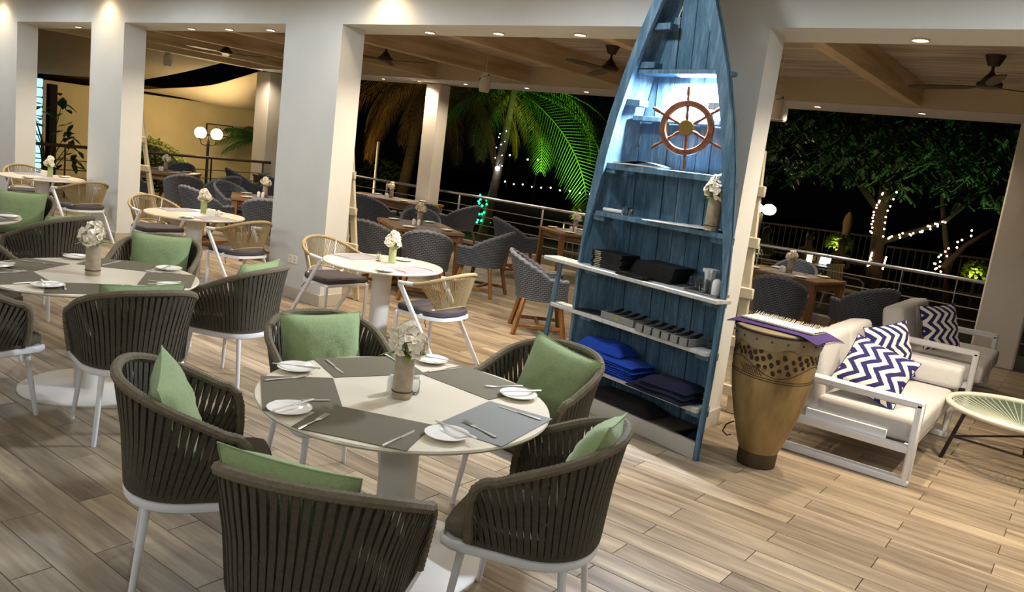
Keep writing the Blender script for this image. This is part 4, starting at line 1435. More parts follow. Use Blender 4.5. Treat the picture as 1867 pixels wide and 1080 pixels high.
# ------------------------------------------------------------------ bistro chairs with beige cord backs
M_CORD = mat('beige_cord', '#9b865e', rough=.85, var=(40, .2))
M_CORDRIM = mat('beige_cord_wrap', '#ae966a', rough=.85, var=(60, .2), bump=(150, .5))
M_DARKPAD = mat('charcoal_seat_pad', '#4d474a', rough=.9, var=(60, .15))
def bistro_chair():
    t = thing('cord_armchair', '', 'chair')
    # white frame: front legs, diagonal rear legs rising to the arm fronts, seat frame
    for s in (-1, 1):
        MB().bar((s * .235, .225, .0), (s * .235, .235, .43), .032, .024, .004).build('front_leg', M_WHITE_METAL, t)
        MB().bar((s * .27, -.31, .0), (s * .285, .19, .675), .038, .024, .004, up=(1, 0, 0)).build('rear_leg', M_WHITE_METAL, t)
        MB().tube([(s * .285, .20, .68), (s * .292, .12, .685), (s * .295, .03, .692)], .0155, 8).build('arm', M_WHITE_METAL, t)
    out = [(-.24, .24), (-.25, .0), (-.235, -.14), (-.17, -.22), (0, -.25), (.17, -.22), (.235, -.14), (.25, 0), (.24, .24)]
    MB().prism(out, .415, .44, .0).build('seat_frame', M_WHITE_METAL, t)
    pad = [(x * .97, y * .97) for x, y in out]
    MB().prism(resample2(pad, 40), .441, .495, .014).build('seat_pad', M_DARKPAD, t)
    # top rail
    top = []
    for i in range(41):
        a = PI * i / 40
        top.append((-.295 * math.cos(a), .03 - .335 * max(0, math.sin(a)) ** .9, .692 + .125 * max(0, math.sin(a)) ** 1.2))
    R = resample(top, 130)
    MB().tube(R, [.0165 if i % 2 else .0148 for i in range(130)], 8).build('top_rail', M_CORDRIM, t)
    lowr = []
    for i in range(25):
        a = PI * (.16 + .68 * i / 24)
        lowr.append((-.215 * math.cos(a), -.04 - .20 * math.sin(a), .50 + .035 * math.sin(PI * i / 24)))
    Lr = resample(lowr, 60)
    MB().tube(Lr, .008, 6).build('lower_rail', M_CORDRIM, t)
    for s in (-1, 1):
        q = Lr[0] if s < 0 else Lr[-1]
        MB().tube([tuple(q), (s * .238, -.02, .44)], .009, 6).build('rail_bracket', M_WHITE_METAL, t)
        MB().tube([(s * .2, -.06, .425), (s * .25, -.09, .40), (s * .262, -.12, .355)], .004, 5).build('pad_tie', M_BLACK, t)
    for k in range(56):
        f = k / 55
        a = R[int(8 + f * 113)]
        b = Lr[int(f * 59)]
        MB().tube([tuple(a), tuple((a + b) / 2 + Vector((0, -.006, 0))), tuple(b)], .0042, 4, caps=False).build('cord', M_CORD, t)
    for s in (-.5, .5):
        a = R[int(65 + s * 50)]
        b = Lr[int(29.5 + s * 36)]
        MB().tube([tuple(a + Vector((0, .012, 0))), tuple(b + Vector((0, .012, 0)))], .007, 6).build('back_strut', M_WHITE_METAL, t)
    return t
def resample2(pts, n):
    p = resample([(x, y, 0) for x, y in pts] + [(pts[0][0], pts[0][1], 0)], n + 1)[:-1]
    return [(v.x, v.y) for v in p]
BIS0 = bistro_chair()
for i, (x, y, d, lb) in enumerate(((-4.41, 5.04, 183, 'right of the small table in the opening left of the boat'), (-5.84, 5.12, -4, 'left of the small table in the opening left of the boat'),
        (-7.36, 5.14, 182, 'right of the small table at the second opening'), (-8.96, 5.08, -3, 'left of the small table at the second opening'),
        (-10.82, 5.10, 184, 'right of the small table at the leftmost opening'), (-12.35, 5.06, -4, 'left of the small table at the leftmost opening'))):
    a = math.radians(d) - PI / 2
    L_ = 'beige cord armchair ' + lb
    if i == 0:
        BIS0.location = (x, y, 0); BIS0.rotation_euler = (0, 0, a); BIS0['label'] = L_; BIS0['group'] = 'beige cord armchairs'
    else:
        dup(BIS0, L_, (x, y, 0), a, 'beige cord armchairs')

def bud_glass(p, label, z=ZT_):
    t = thing('toothpick_glass', label, 'glass', (p[0], p[1], z))
    MB().lathe([(.018, 0), (.022, .003), (.024, .06), (.022, .06), (.019, .008), (.002, .007)], 18).build('body', M_GLASS, t)
    for k in range(5):
        a = k * 1.3
        MB().tube([(.004 * math.cos(a), .004 * math.sin(a), .008), (.016 * math.cos(a), .016 * math.sin(a), .085)], .0012, 4).build('toothpick', M_VASE, t)
def napkin_box(p, label, z=ZT_):
    t = thing('napkin_holder', label, 'napkin holder', (p[0], p[1], z), .4)
    MB().box((0, 0, .004), (.10, .05, .008), .002).build('base', M_CERAMIC, t)
    MB().box((0, -.02, .035), (.10, .006, .06), .002).build('side', M_CERAMIC, t)
    MB().box((0, .02, .035), (.10, .006, .06), .002).build('side', M_CERAMIC, t)
    MB().box((0, 0, .04), (.09, .03, .07), .003).build('napkins', M_PETAL, t)
for T, nm, sty in ((T5, 'small table left of the boat', V_GL), (T4, 'small table at the second opening', V_GL), (T6, 'small table at the leftmost opening', V_GL)):
    for sx, side in ((-1, 'left'), (1, 'right')):
        placemat(T, 0, sx * .33, 'lilac grey mat on the %s of the %s' % (side, nm), M_MATL, size=(.42, .30), rz=PI / 2)
        for j, (fx, fy) in enumerate(((.16, -.25), (-.12, .30))):
            pass
        plate((T[0] + sx * .20 + .14, T[1] - sx * .31), 'side plate on the %s of the %s' % (side, nm), s=.95)
        knife((T[0] + sx * .20 + .15, T[1] - sx * .31), 120, 'butter knife on the %s plate of the %s' % (side, nm), Zp)
        knife((T[0] + sx * .33, T[1] + sx * .17), 0 if sx < 0 else 180, 'dinner knife on the %s mat of the %s' % (side, nm))
        fork((T[0] + sx * .33, T[1] - sx * .16), 0 if sx < 0 else 180, 'fork on the %s mat of the %s' % (side, nm))
    put_vase(sty, (T[0] - .0, T[1] + .10), 'glass vase of white flowers on the ' + nm, rz=T[0])
bud_glass((T5[0] - .10, T5[1] + .03), 'glass of toothpicks beside the vase on the small table left of the boat')
napkin_box((T4[0] + .12, T4[1] + .12), 'white napkin holder on the small table at the second opening')
put_shaker((T4[0] + .2, T4[1] + .16), 'white shaker on the small table at the second opening')
napkin_box((T6[0] - .12, T6[1] + .08), 'white napkin holder on the small table at the leftmost opening')

# ------------------------------------------------------------------ boat turned into a shelf
M_BOAT = None
def boat_material(name, c1, c2, c3):
    m = bpy.data.materials.new(name)
    m.use_nodes = True
    b = m.node_tree.nodes['Principled BSDF']
    L = m.node_tree.links.new
    tc = N(m, 'ShaderNodeTexCoord')
    mp = N(m, 'ShaderNodeMapping')
    mp.inputs['Scale'].default_value = (13, 13, 1.6)
    L(tc.outputs['Object'], mp.inputs[0])
    n1 = N(m, 'ShaderNodeTexNoise')
    n1.inputs['Scale'].default_value = 1.6
    n1.inputs['Detail'].default_value = 7
    n1.inputs['Roughness'].default_value = .78
    L(mp.outputs[0], n1.inputs['Vector'])
    r = N(m, 'ShaderNodeValToRGB')
    cr = r.color_ramp
    cr.elements[0].position = .25; cr.elements[0].color = lin(c1)
    cr.elements[1].position = .78; cr.elements[1].color = lin(c3)
    e = cr.elements.new(.5); e.color = lin(c2)
    L(n1.outputs['Fac'], r.inputs['Fac'])
    L(r.outputs[0], b.inputs['Base Color'])
    b.inputs['Roughness'].default_value = .7
    bp = N(m, 'ShaderNodeBump')
    bp.inputs['Strength'].default_value = .35
    bp.inputs['Distance'].default_value = .006
    L(n1.outputs['Fac'], bp.inputs['Height'])
    L(bp.outputs[0], b.inputs['Normal'])
    MATS[name] = m
    return m
M_BOAT = boat_material('worn_blue_boat_paint', '#27465b', '#46697f', '#88a0b0')
M_BOATW = boat_material('bleached_shelf_board', '#9fa09b', '#bdbdb8', '#d6d6d2')
BO = Vector((-2.484, 5.031, 0))
BRZ = -0.2436
def interp(tab, z):
    for (z0, v0), (z1, v1) in zip(tab, tab[1:]):
        if z <= z1:
            f = max(0, (z - z0) / (z1 - z0))
            return v0 + (v1 - v0) * f
    return tab[-1][1]
HW = [(0, .64), (.5, .655), (1.1, .662), (1.5, .64), (1.9, .59), (2.2, .525), (2.5, .435), (2.8, .325), (3.0, .24), (3.2, .13), (3.32, .03)]
def hw(z): return interp(HW, z)
def bcx(z): return -.022 * z
def bdep(z): return .29 - .05 * z
def bfl(z): return bdep(z) * .74
def boat():
    t = thing('boat_shelf', 'upright blue wooden boat converted into a shelf against the pier', 'shelf', BO, BRZ)
    ZS = [i * .1 for i in range(0, 33)] + [3.3]
    # bottom boards of the hull form the back panel
    edges = [-.52, -.40, -.28, -.13, .0, .13, .25, .36, .52]
    for i in range(8):
        x0, x1 = edges[i] + .0035, edges[i + 1] - .0035
        m = MB()
        L, Rr = [], []
        zz = []
        for z in ZS:
            hb = max(.0, hw(z) - bfl(z))
            c = bcx(z)
            a, b = max(x0 + c, c - hb), min(x1 + c, c + hb)
            if b - a < .012: break
            L.append(a); Rr.append(b); zz.append(z)
        vs, fs = [], []
        if len(zz) < 2: continue
        jit = random.uniform(-.004, .004)
        for a, b, z in zip(L, Rr, zz):
            y = bdep(z) + jit
            vs += [(a, y, z), (b, y, z), (b, y + .018, z), (a, y + .018, z)]
        for k in range(len(zz) - 1):
            for q in range(4):
                fs.append((k * 4 + q, k * 4 + (q + 1) % 4, k * 4 + 4 + (q + 1) % 4, k * 4 + 4 + q))
        fs.append((0, 3, 2, 1)); k = (len(zz) - 1) * 4; fs.append((k, k + 1, k + 2, k + 3))
        m.add(vs, fs)
        m.build('hull_board', M_BOAT, t, smooth=False)
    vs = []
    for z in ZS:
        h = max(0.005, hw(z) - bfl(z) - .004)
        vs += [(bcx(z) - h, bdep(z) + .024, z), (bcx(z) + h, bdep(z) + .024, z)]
    MB().add(vs, [(2 * k, 2 * k + 1, 2 * k + 3, 2 * k + 2) for k in range(len(ZS) - 1)]).build('seam_shade_sheet', mat('hull_seam_shade', '#10181e', rough=.9), t, smooth=False)  # dark sheet added behind the boards to paint shade into the open seams
    for s in (-1, 1):
        # flared hull side
        m = MB()
        vs, fs = [], []
        for z in ZS:
            c, h = bcx(z), hw(z)
            h2 = max(0.0, h - bfl(z))
            d = bdep(z)
            vs += [(c + s * h, .0, z), (c + s * h2, d + .018, z), (c + s * (h2 + .022), d + .022, z), (c + s * (h + .02), .0, z)]
        for k in range(len(ZS) - 1):
            for q in range(4):
                f = (k * 4 + q, k * 4 + (q + 1) % 4, k * 4 + 4 + (q + 1) % 4, k * 4 + 4 + q)
                fs.append(f if s > 0 else f[::-1])
        m.add(vs, fs)
        m.build('hull_side', M_BOAT, t, smooth=False)
        # gunwale
        m = MB()
        vs, fs = [], []
        w = .075
        for z in ZS:
            if z < 1.25: wz = .014
            else: wz = min(w, .014 + (z - 1.25) * .12)
            c, h = bcx(z), hw(z)
            i_ = max(0.0, h - wz)
            vs += [(c + s * i_, -.022, z), (c + s * (h + .012), -.022, z), (c + s * (h + .012), .012, z), (c + s * i_, .012, z)]
        for k in range(len(ZS) - 1):
            for q in range(4):
                f = (k * 4 + q, k * 4 + (q + 1) % 4, k * 4 + 4 + (q + 1) % 4, k * 4 + 4 + q)
                fs.append(f if s > 0 else f[::-1])
        m.add(vs, fs)
        m.build('gunwale', M_BOAT, t, smooth=False)
        for z in (2.30, 2.56, 2.82) if s < 0 else (2.3,):
            MB().box((bcx(z) + s * (hw(z) - .13), .07, z), (.14, .09, .045), .004).build('rib_block', M_BOAT, t)
        for z in (.30, .69, 1.045, 1.455, 1.81):
            MB().box((bcx(z) + s * (hw(z) - .10), .06, z), (.12, .1, .05), .004).build('shelf_bracket', M_BOAT, t)
    def shelf(z, x0, x1, y0, y1, th, mt, name='shelf_board'):
        return MB().box(((x0 + x1) / 2, (y0 + y1) / 2, z - th / 2), (x1 - x0, y1 - y0, th), .004).build(name, mt, t)
    shelf(.355, -.60, .61, -.05, .10, .035, M_BOATW)
    shelf(.355, -.44, .43, .10, .27, .033, M_BOATW)
    shelf(.735, -.90, .62, -.06, .07, .028, M_BOATW)
    shelf(.735, -.46, .45, .07, .25, .027, M_BOATW)
    shelf(1.09, -1.00, .66, -.10, .06, .028, M_BOATW)
    shelf(1.09, -.50, .48, .06, .23, .027, M_BOATW)
    shelf(1.50, -.60, .57, -.01, .06, .035, M_BOAT)
    shelf(1.50, -.50, .44, .06, .20, .034, M_BOAT)
    shelf(1.86, -.58, .51, .0, .06, .045, M_BOAT)
    shelf(1.86, -.46, .40, .06, .18, .044, M_BOAT)
    shelf(2.215, -.46, .36, .09, .17, .035, M_BOAT, 'thwart')
    shelf(2.53, -.40, .34, .02, .16, .03, M_BOAT, 'thwart')
    # bow bulkhead above the lamp
    m = MB()
    vs = []
    for z in (2.53, 2.8, 3.05, 3.25):
        h = hw(z) - .06
        vs += [(bcx(z) - h, .10, z), (bcx(z) + h * .55, .10, z), (bcx(z) + h * .55, .118, z), (bcx(z) - h, .118, z)]
    MB().box((.02, .0, .06), (1.26, .03, .12), .003).build('plinth_board', mat('plinth_paint', '#b9b6ae', rough=.7, var=(3, .08)), t)
    MB().box((-.03, .14, .125), (.92, .26, .012)).build('floor_board', mat('dark_shelf_floor', '#4b4438', rough=.8, var=(6, .3)), t)
    # rack legs carrying the two shelves that stick out to the left
    MB().bar((-.97, -.04, .0), (-.90, .0, 1.062), .05, .03, .004).build('rack_post', M_BOAT, t)
    MB().bar((-.80, .14, .0), (-.78, .12, 1.062), .05, .03, .004).build('rack_post', M_BOAT, t)
    # lamp under the upper thwart
    MB().box((.10, .075, 2.494), (.34, .05, .012), .003).build('led_strip', mat('led_strip_on', '#ffffff', emit=('#dfe9ff', 12)), t)
    l = lamp('AREA', (.10, .072, 2.480), 46, (.80, .88, 1.0), t, .1)
    l.data.shape = 'RECTANGLE'; l.data.size = .32; l.data.size_y = .045
    l.rotation_euler = (math.radians(-12), 0, 0)
boat()
def bp(x, y, z):
    c, s = math.cos(BRZ), math.sin(BRZ)
    return (BO.x + c * x - s * y, BO.y + s * x + c * y, z)

def ship_wheel():
    x, z = .184, 2.14
    p = bp(x, -.075, z)
    t = thing('ship_wheel', 'wooden ship steering wheel with brass hub hanging in the boat shelf', 'ship wheel', p, .22)
    MW = wood('varnished_wheel_wood', '#8a5230', '#5a2f18', 8, (3, 3, 3), .3)
    MBR = mat('aged_brass', '#8a6f3a', rough=.35, metal=.9)
    R = .158
    prof = []
    m = MB()
    n = 48
    sec = [(R - .016, -.016), (R + .016, -.016), (R + .022, 0), (R + .016, .016), (R - .016, .016), (R - .022, 0)]
    vs, fs = [], []
    for k in range(n):
        a = 2 * PI * k / n
        for r, y in sec:
            vs.append((r * math.cos(a), y, r * math.sin(a)))
    for k in range(n):
        l = (k + 1) % n
        for q in range(6):
            fs.append((k * 6 + q, l * 6 + q, l * 6 + (q + 1) % 6, k * 6 + (q + 1) % 6))
    m.add(vs, fs).build('rim', MW, t)
    for k in range(6):
        a = PI / 2 + k * PI / 3 + .1
        d = Vector((math.cos(a), 0, math.sin(a)))
        rs = [(.03, .010), (.05, .008), (.075, .013), (.10, .008), (.135, .011), (.19, .011), (.20, .008), (.215, .012), (.245, .012), (.265, .008)]
        MB().tube([tuple(d * r) for r, _ in rs], [w for _, w in rs], 10).build('spoke', MW, t)
    h = MB().lathe([(.048, -.03), (.05, -.02), (.045, -.016), (.036, -.014), (.034, -.02), (.022, -.022), (.014, -.016), (.012, .02), (.048, .024)][::-1], 28)
    h.v = [Vector((v.x, v.z, v.y)) for v in h.v]
    h.build('hub', MBR, t)
    MB().tube([(0, .02, 0), (0, .10, 0)], .012, 8).build('axle', MBR, t)
ship_wheel()

def shelf_items():
    MBK = mat('black_leatherette', '#15120f', rough=.45)
    MPG = mat('page_edges', '#cfc4a4', rough=.8)
    MGR = mat('grey_tray_plastic', '#7f807d', rough=.5)
    MBL = mat('royal_blue_cloth', '#1746b0', rough=.95, var=(8, .25))
    MNV = mat('navy_cloth', '#12152e', rough=.95)
    MPP = mat('white_paper', '#dcdcd8', rough=.8)
    rn = random.Random(12)
    def menu(x, y, z, w, d, h, rz, label, grp):
        t = thing('menu_folder', label, 'menu folder', bp(x, y, z), BRZ + rz, grp)
        MB().box((0, 0, h * .14), (w, d, h * .28), .001).build('cover', MBK, t)
        MB().box((0, 0, h * .86), (w, d, h * .28), .001).build('cover', MBK, t)
        MB().box((.004, 0, h * .5), (w - .015, d - .012, h * .44)).build('pages', MBK, t)
        if grp.startswith('left'):
            MB().box((-w / 2 + .055, -d / 2 + .004, h * .5), (.06, .006, h * .44)).build('page_edges', MPG, t)
        MB().box((-w / 2, 0, h / 2), (.004, d, h), .001).build('spine', MBK, t)
    for k in range(9):
        menu(-.42 + rn.uniform(-.012, .012), .10, 1.091 + k * .0135, .29, .21, .0128, rn.uniform(-.06, .06), 'black menu folder, %s from the bottom of the left stack in the boat shelf' % ORD[k], 'left menu stack')
    for k in range(9):
        menu(-.02 + k * .008, .11, 1.091 + k * .0135, .36, .22, .0128, .12 - k * .02, 'black menu folder, %s from the bottom of the fanned stack in the boat shelf' % ORD[k], 'right menu stack')
    for k in range(2):
        menu(-.10 + k * .03, -.06, 1.091 + k * .014, .26, .07, .013, .03 * k, 'thin black bill folder in front of the fanned menus, %s one' % ('lower', 'upper')[k], 'bill folders')
    # mug, napkin glass and shaker on a small tray
    t = thing('serving_tray', 'small grey tray at the right end of the middle boat shelf', 'tray', bp(.47, .04, 1.091), BRZ)
    MB().box((0, 0, .004), (.26, .15, .008), .003).build('base', MGR, t)
    for s in (-1, 1):
        MB().box((s * .127, 0, .012), (.006, .15, .014), .002).build('lip', MGR, t)
    t = thing('glass_mug', 'clear glass mug on the tray in the boat shelf', 'mug', bp(.375, .05, 1.101), BRZ)
    MB().lathe([(.03, 0), (.034, .004), (.034, .095), (.031, .095), (.03, .01), (.002, .009)], 22).build('body', M_GLASS, t)
    MB().tube([(-.033, 0, .08), (-.058, 0, .075), (-.06, 0, .035), (-.034, 0, .025)], .005, 8).build('handle', M_GLASS, t)
    t = thing('glass_tumbler', 'clear glass tumbler on the tray in the boat shelf', 'glass', bp(.465, .01, 1.101), BRZ)
    MB().lathe([(.03, 0), (.034, .004), (.036, .085), (.033, .085), (.03, .01), (.002, .009)], 22).build('body', M_GLASS, t)
    MB().lathe([(.0335, .06), (.0345, .062)], 22, caps=False).build('band', M_CERAMIC, t)
    t = thing('paper_cone', 'white paper filled glass behind the tumbler in the boat shelf', 'napkins', bp(.45, .08, 1.101), BRZ)
    MB().lathe([(.03, 0), (.038, .10), (.045, .135), (.048, .15)], 9, caps=False).build('glass', MPP, t, smooth=False)
    MB().prism([(-.045, -.03), (.04, -.04), (.045, .035), (-.03, .04)], .13, .152).build('folded_paper', MPP, t)
    put_shaker(bp(.555, .02, 0), 'large white shaker at the right end of the boat shelf', 1.101, 1.45)
    # cutlery trays
    def tray(x, y, z, n, label, rz):
        t = thing('cutlery_tray', label, 'cutlery tray', bp(x, y, z), BRZ + rz, 'grey cutlery trays')
        W, D, Hh = .078 * n, .20, .055
        MB().box((0, 0, .003), (W, D, .006), .001).build('base', MGR, t)
        for s in (-1, 1):
            MB().box((0, s * D / 2, Hh / 2), (W + .012, .006, Hh), .002).build('wall', MGR, t)
        for k in range(n + 1):
            MB().box((-W / 2 + k * .078, 0, Hh / 2), (.006, D, Hh - .004), .001).build('divider', MGR, t)
        for k in range(n):
            for j in range(2):
                MB().bar((-W / 2 + (k + .35 + .3 * j) * .078, -D * .25, .035), (-W / 2 + (k + .4 + .2 * j) * .078, D * .42, .07), .014, .012, .004).build('cutlery_handle', M_BLACK, t)
        if n > 4:
            MB().box((0, -D / 2 - .004, Hh / 2), (W, .004, Hh - .006)).build('gap_shade_panel', MBK, t)  # black panel put in for the shaded gaps between the cup fronts
            for k in range(n):
                MB().box((-W / 2 + (k + .5) * .078, -D / 2 - .009, Hh / 2 - .002), (.062, .012, Hh - .006), .003).build('cup_front', MGR, t)
        else:
            st = MB().prism([(.028 * math.cos(2 * PI * q / 16), .011 * math.sin(2 * PI * q / 16)) for q in range(16)], 0, .001)
            st.v = [Vector((v.x, -D / 2 - .0035 - v.z, .028 + v.y)) for v in st.v]
            st.build('oval_sticker', mat('yellow_green_sticker', '#8d9a3a', rough=.6), t)
    tray(-.20, .06, .736, 4, 'plain grey cutlery tray, left on the boat shelf', .0)
    tray(.245, .03, .736, 6, 'grey compartment cutlery tray, right on the boat shelf', .0)
    o = MB().box((0, 0, .003), (.26, .17, .006), .002).build('black_mat', MBK, loc=bp(-.53, .05, .736), rot=(0, 0, BRZ + .2))
    tag(o, 'black flat mat at the left of the cutlery trays', 'mat')
    # folded blue cloths
    def folded(x, y, z, w, d, h, mt, label, grp, rz, seed):
        r2 = random.Random(seed)
        def f(u, v):
            return (0, 0, 0)
        m = MB()
        n = 14
        def top(u, v):
            xx, yy = (u - .5) * w, (v - .5) * d
            e = min(1, 7 * min(u, 1 - u)) ** .5 * min(1, 6 * min(v, 1 - v)) ** .5
            return (xx, yy, h * (.35 + .65 * e) + .008 * math.sin(9 * u + seed) * math.sin(7 * v + seed))
        m.grid(top, n, n)
        m.grid(lambda u, v: ((u - .5) * w, (.5 - v) * d, .0), n, n)
        for (a, b) in (((0, 0), (1, 0)), ((1, 0), (1, 1)), ((1, 1), (0, 1)), ((0, 1), (0, 0))):
            def side(u, v, a=a, b=b):
                uu, vv = a[0] + (b[0] - a[0]) * u, a[1] + (b[1] - a[1]) * u
                p = top(uu, vv)
                bul = .012 * math.sin(PI * v)
                return (p[0] * (1 + bul / w * 3), p[1] * (1 + bul / d * 3), p[2] * v)
            m.grid(side, n, 3)
        o = m.build('folded_cloth', mt, loc=bp(x, y, z), rot=(0, 0, BRZ + rz))
        return tag(o, label, 'cloth', grp)
    for k in range(7):
        folded(-.24 + .012 * math.sin(k * 2), .05, .356 + k * .0165, .56 - .02 * (k % 2), .24, .022, MBL, 'folded royal blue cloth, %s from the bottom of the low shelf pile' % ORD[k], 'blue cloth pile', .02 * math.sin(k * 3), k)
    folded(-.36, .08, .356 + 7 * .0165, .40, .20, .085, MBL, 'crumpled royal blue cloth on top of the pile on the low boat shelf', None, .1, 9)
    for k in range(3):
        folded(.31 + .02 * k, -.01 + .01 * k, .356 + k * .034, .46 - .05 * k, .25, .045, MNV, 'dark navy cloth heaped on the low boat shelf, %s from the bottom' % ORD[k], 'navy cloths', .05 * k, 20 + k)
    folded(-.12, .10, .132, .62, .22, .07, mat('black_cloth', '#0b0b0c', rough=.95), 'black cloth lying in the bottom of the boat shelf', None, 0, 31)
    # upper shelves
    for k, (x, z, w, lb) in enumerate(((-.42, 1.861, .16, 'small black notebook at the left of the shelf under the ship wheel'), (-.22, 1.861, .34, 'curled dark menu sheet on the shelf under the ship wheel'))):
        t = thing('notebook', lb, 'notebook', bp(x, .06, z), BRZ + .1 * k)
        MB().grid(lambda u, v: ((u - .5) * w, (v - .5) * .14, .012 + (.022 * math.sin(PI * u) if k else 0)), 12, 4).build('cover', mat('dark_paper', '#4a4a52', rough=.7) if k else MBK, t)
        MB().box((0, 0, .005), (w * .96, .13, .009), .001).build('pages', MPP, t)
    t = thing('bottle_opener', 'white handled opener with glass block end lying on the upper boat shelf', 'tool', bp(-.44, .05, 1.516), BRZ)
    MB().tube([(-.13, 0, 0), (.06, 0, .002)], .016, 10).build('handle', M_CERAMIC, t)
    MB().box((.10, 0, .016), (.07, .06, .065), .012).build('glass_block', M_GLASS, t)
    for k in range(4):
        o = MB().box((0, 0, .0015), (.30, .20, .003)).build('paper_sheet', MPP, loc=bp(.05 + .09 * k, .05 + .01 * k, 1.501 + .0032 * k), rot=(0, 0, BRZ + .15 - .1 * k))
        tag(o, 'white paper sheet on the upper boat shelf, %s from the left' % ORD[k], 'paper', 'papers on the upper boat shelf')
    put_vase(V_ST, bp(.43, .03, 0), 'tall beige vase of white flowers at the right of the boat shelf', 1.501, 1.0, 1.2)
shelf_items()

# ------------------------------------------------------------------ drum with cloth
def drum():
    t = thing('hand_drum', 'tall carved wooden drum with goatskin top and painted spots', 'drum', (-1.575, 5.20, 0))
    MD = mat('carved_drum_wood', '#a58a58', rough=.5, var=(3.5, .4), stretch=(2.2, 2.2, .7), color2='#6b5230', bump=(12, .2))
    MK = mat('dark_paint', '#2e1a10', rough=.7)
    P = [(.125, .10), (.148, .16), (.175, .25), (.208, .36), (.236, .48), (.255, .60), (.264, .72), (.266, .84), (.266, .93)]
    def rad(z):
        return interp([(b, a) for a, b in P], z)
    MB().lathe(P, 40).build('body', MD, t)
    MB().lathe([(.122, 0), (.126, .01), (.128, .09), (.126, .105)], 36).build('foot_ring', mat('dark_drum_foot', '#4c3c28', rough=.7, var=(8, .4)), t)
    sk = MB()
    prof = [(.270, .83), (.276, .85), (.280, .91), (.278, .935), (.26, .942), (.01, .944)]
    sk.lathe(prof, 48)
    sk.v = [Vector((v.x, v.y, v.z + (.014 * math.sin(5 * math.atan2(v.y, v.x)) + .008 * math.sin(11 * math.atan2(v.y, v.x))) * (1 if v.z < .84 else 0))) for v in sk.v]
    sk.build('drum_skin', mat('goatskin', '#97886a', rough=.8, var=(9, .25)), t)
    MB().tube([(.281 * math.cos(a), .281 * math.sin(a), .925) for a in [2 * PI * k / 48 for k in range(48)]], .008, 6, closed=True).build('rope_ring', MK, t)
    rn = random.Random(6)
    for k in range(18):
        a = 2 * PI * k / 18
        MB().box((.284 * math.cos(a), .284 * math.sin(a), .885), (.010, .010, .014), .004).build('skin_peg', MK, t)
    mk = MB()
    def spot(a, z, s):
        vs = []
        for q in range(7):
            b = 2 * PI * q / 7
            zz = z + s * math.sin(b) * rn.uniform(.8, 1.2)
            aa = a + s * math.cos(b) * rn.uniform(.8, 1.2) / rad(z)
            r = rad(zz) + .0012
            vs.append((r * math.cos(aa), r * math.sin(aa), zz))
        mk.add(vs, [tuple(range(7))])
    def wave(a): return .70 + .045 * math.sin(3 * a + 1.9)
    for k in range(165):
        a = 2 * PI * ((k * .618) % 1)
        lo = wave(a) + .022
        z = lo + (.815 - lo) * ((k * .37) % 1)
        spot(a, z, rn.uniform(.011, .017))
    mk.build('painted_spots', MK, t, smooth=False)
    ln = MB()
    def line(fn, n=72):
        ln.tube([((rad(fn(a)) + .0008) * math.cos(a), (rad(fn(a)) + .0008) * math.sin(a), fn(a)) for a in [2 * PI * k / n for k in range(n)]], .0022, 4, closed=True)
    line(wave)
    line(lambda a: .645 + .006 * math.sin(a * 2))
    line(lambda a: .630 + .006 * math.sin(a * 2))
    for k in range(9):
        for s in (-1, 1):
            a0 = -2.05 + .065 * k
            pts = []
            for q in range(4):
                a = a0 + s * q * .035
                z = .655 + q * .018
                pts.append(((rad(z) + .001) * math.cos(a), (rad(z) + .001) * math.sin(a), z))
            ln.tube(pts, .0016, 4)
    ln.build('painted_lines', MK, t)
    MB().tube([(-.16, -.10, .27), (-.20, -.12, .24), (-.215, -.13, .19), (-.185, -.115, .165), (-.165, -.10, .175)], .005, 6).build('leather_loop', MK, t)
drum()
def drum_cloth():
    MP = mat('purple_cloth', '#46306e', rough=.9, var=(10, .2))
    z0 = .952
    rz = -.16
    m = MB()
    def f(u, v, dz=0):
        x, y = (u - .5) * .64, (v - .5) * .36
        r = math.hypot(x, y)
        drop = max(0, r - .285) * .55
        return (x * (1 - drop * .15), y, z0 + dz - drop * .55 + .006 * math.sin(9 * u + 2) * (1 if r > .26 else .2))
    m.grid(lambda u, v: f(u, v), 30, 18)
    m.grid(lambda u, v: f(1 - u, v, -.004), 30, 18)
    t = thing('purple_cloth', 'purple cloth draped over the top of the drum', 'cloth', (-1.555, 5.20, 0), rz)
    m.build('cloth', MP, t)
    fr = MB()
    for k in range(30):
        v = k / 29
        p = f(1, v)
        fr.tube([p, (p[0] + .018, p[1] + .004 * math.sin(k * 2), p[2] - .012)], .0012, 3)
    fr.build('fringe', MP, t)
    w = thing('fringed_runner', 'white knotted runner with fringe on the purple cloth', 'runner', (-1.575, 5.225, z0 + .003), rz)
    MWt = mat('white_knotted_cotton', '#efe8da', rough=.9)
    b = MB()
    b.grid(lambda u, v: ((u - .5) * .50, (v - .5) * .17, .012 + .006 * abs(math.sin(u * 60)) + .003 * math.sin(v * 30)), 120, 8)
    b.grid(lambda u, v: ((.5 - u) * .50, (v - .5) * .17, .0), 2, 2)
    for s in (-1, 1):
        b.grid(lambda u, v: ((u - .5) * .50, s * .085, .012 * v + .005 * abs(math.sin(u * 60)) * v), 120, 1)
    b.build('knotted_band', MWt, w)
    fr = MB()
    rn = random.Random(1)
    for k in range(90):
        x = -.25 + .5 * k / 89
        fr.tube([(x, .083, .012), (x + rn.uniform(-.006, .006), .12, .03 + rn.uniform(-.006, .01))], .0011, 3)
    fr.build('fringe', MWt, w)
    fr = MB()
    for k in range(40):
        x = -.25 + .5 * k / 39
        fr.sphere((x, -.086, .008), .008, 6, 4)
    fr.build('knots', MWt, w)
drum_cloth()

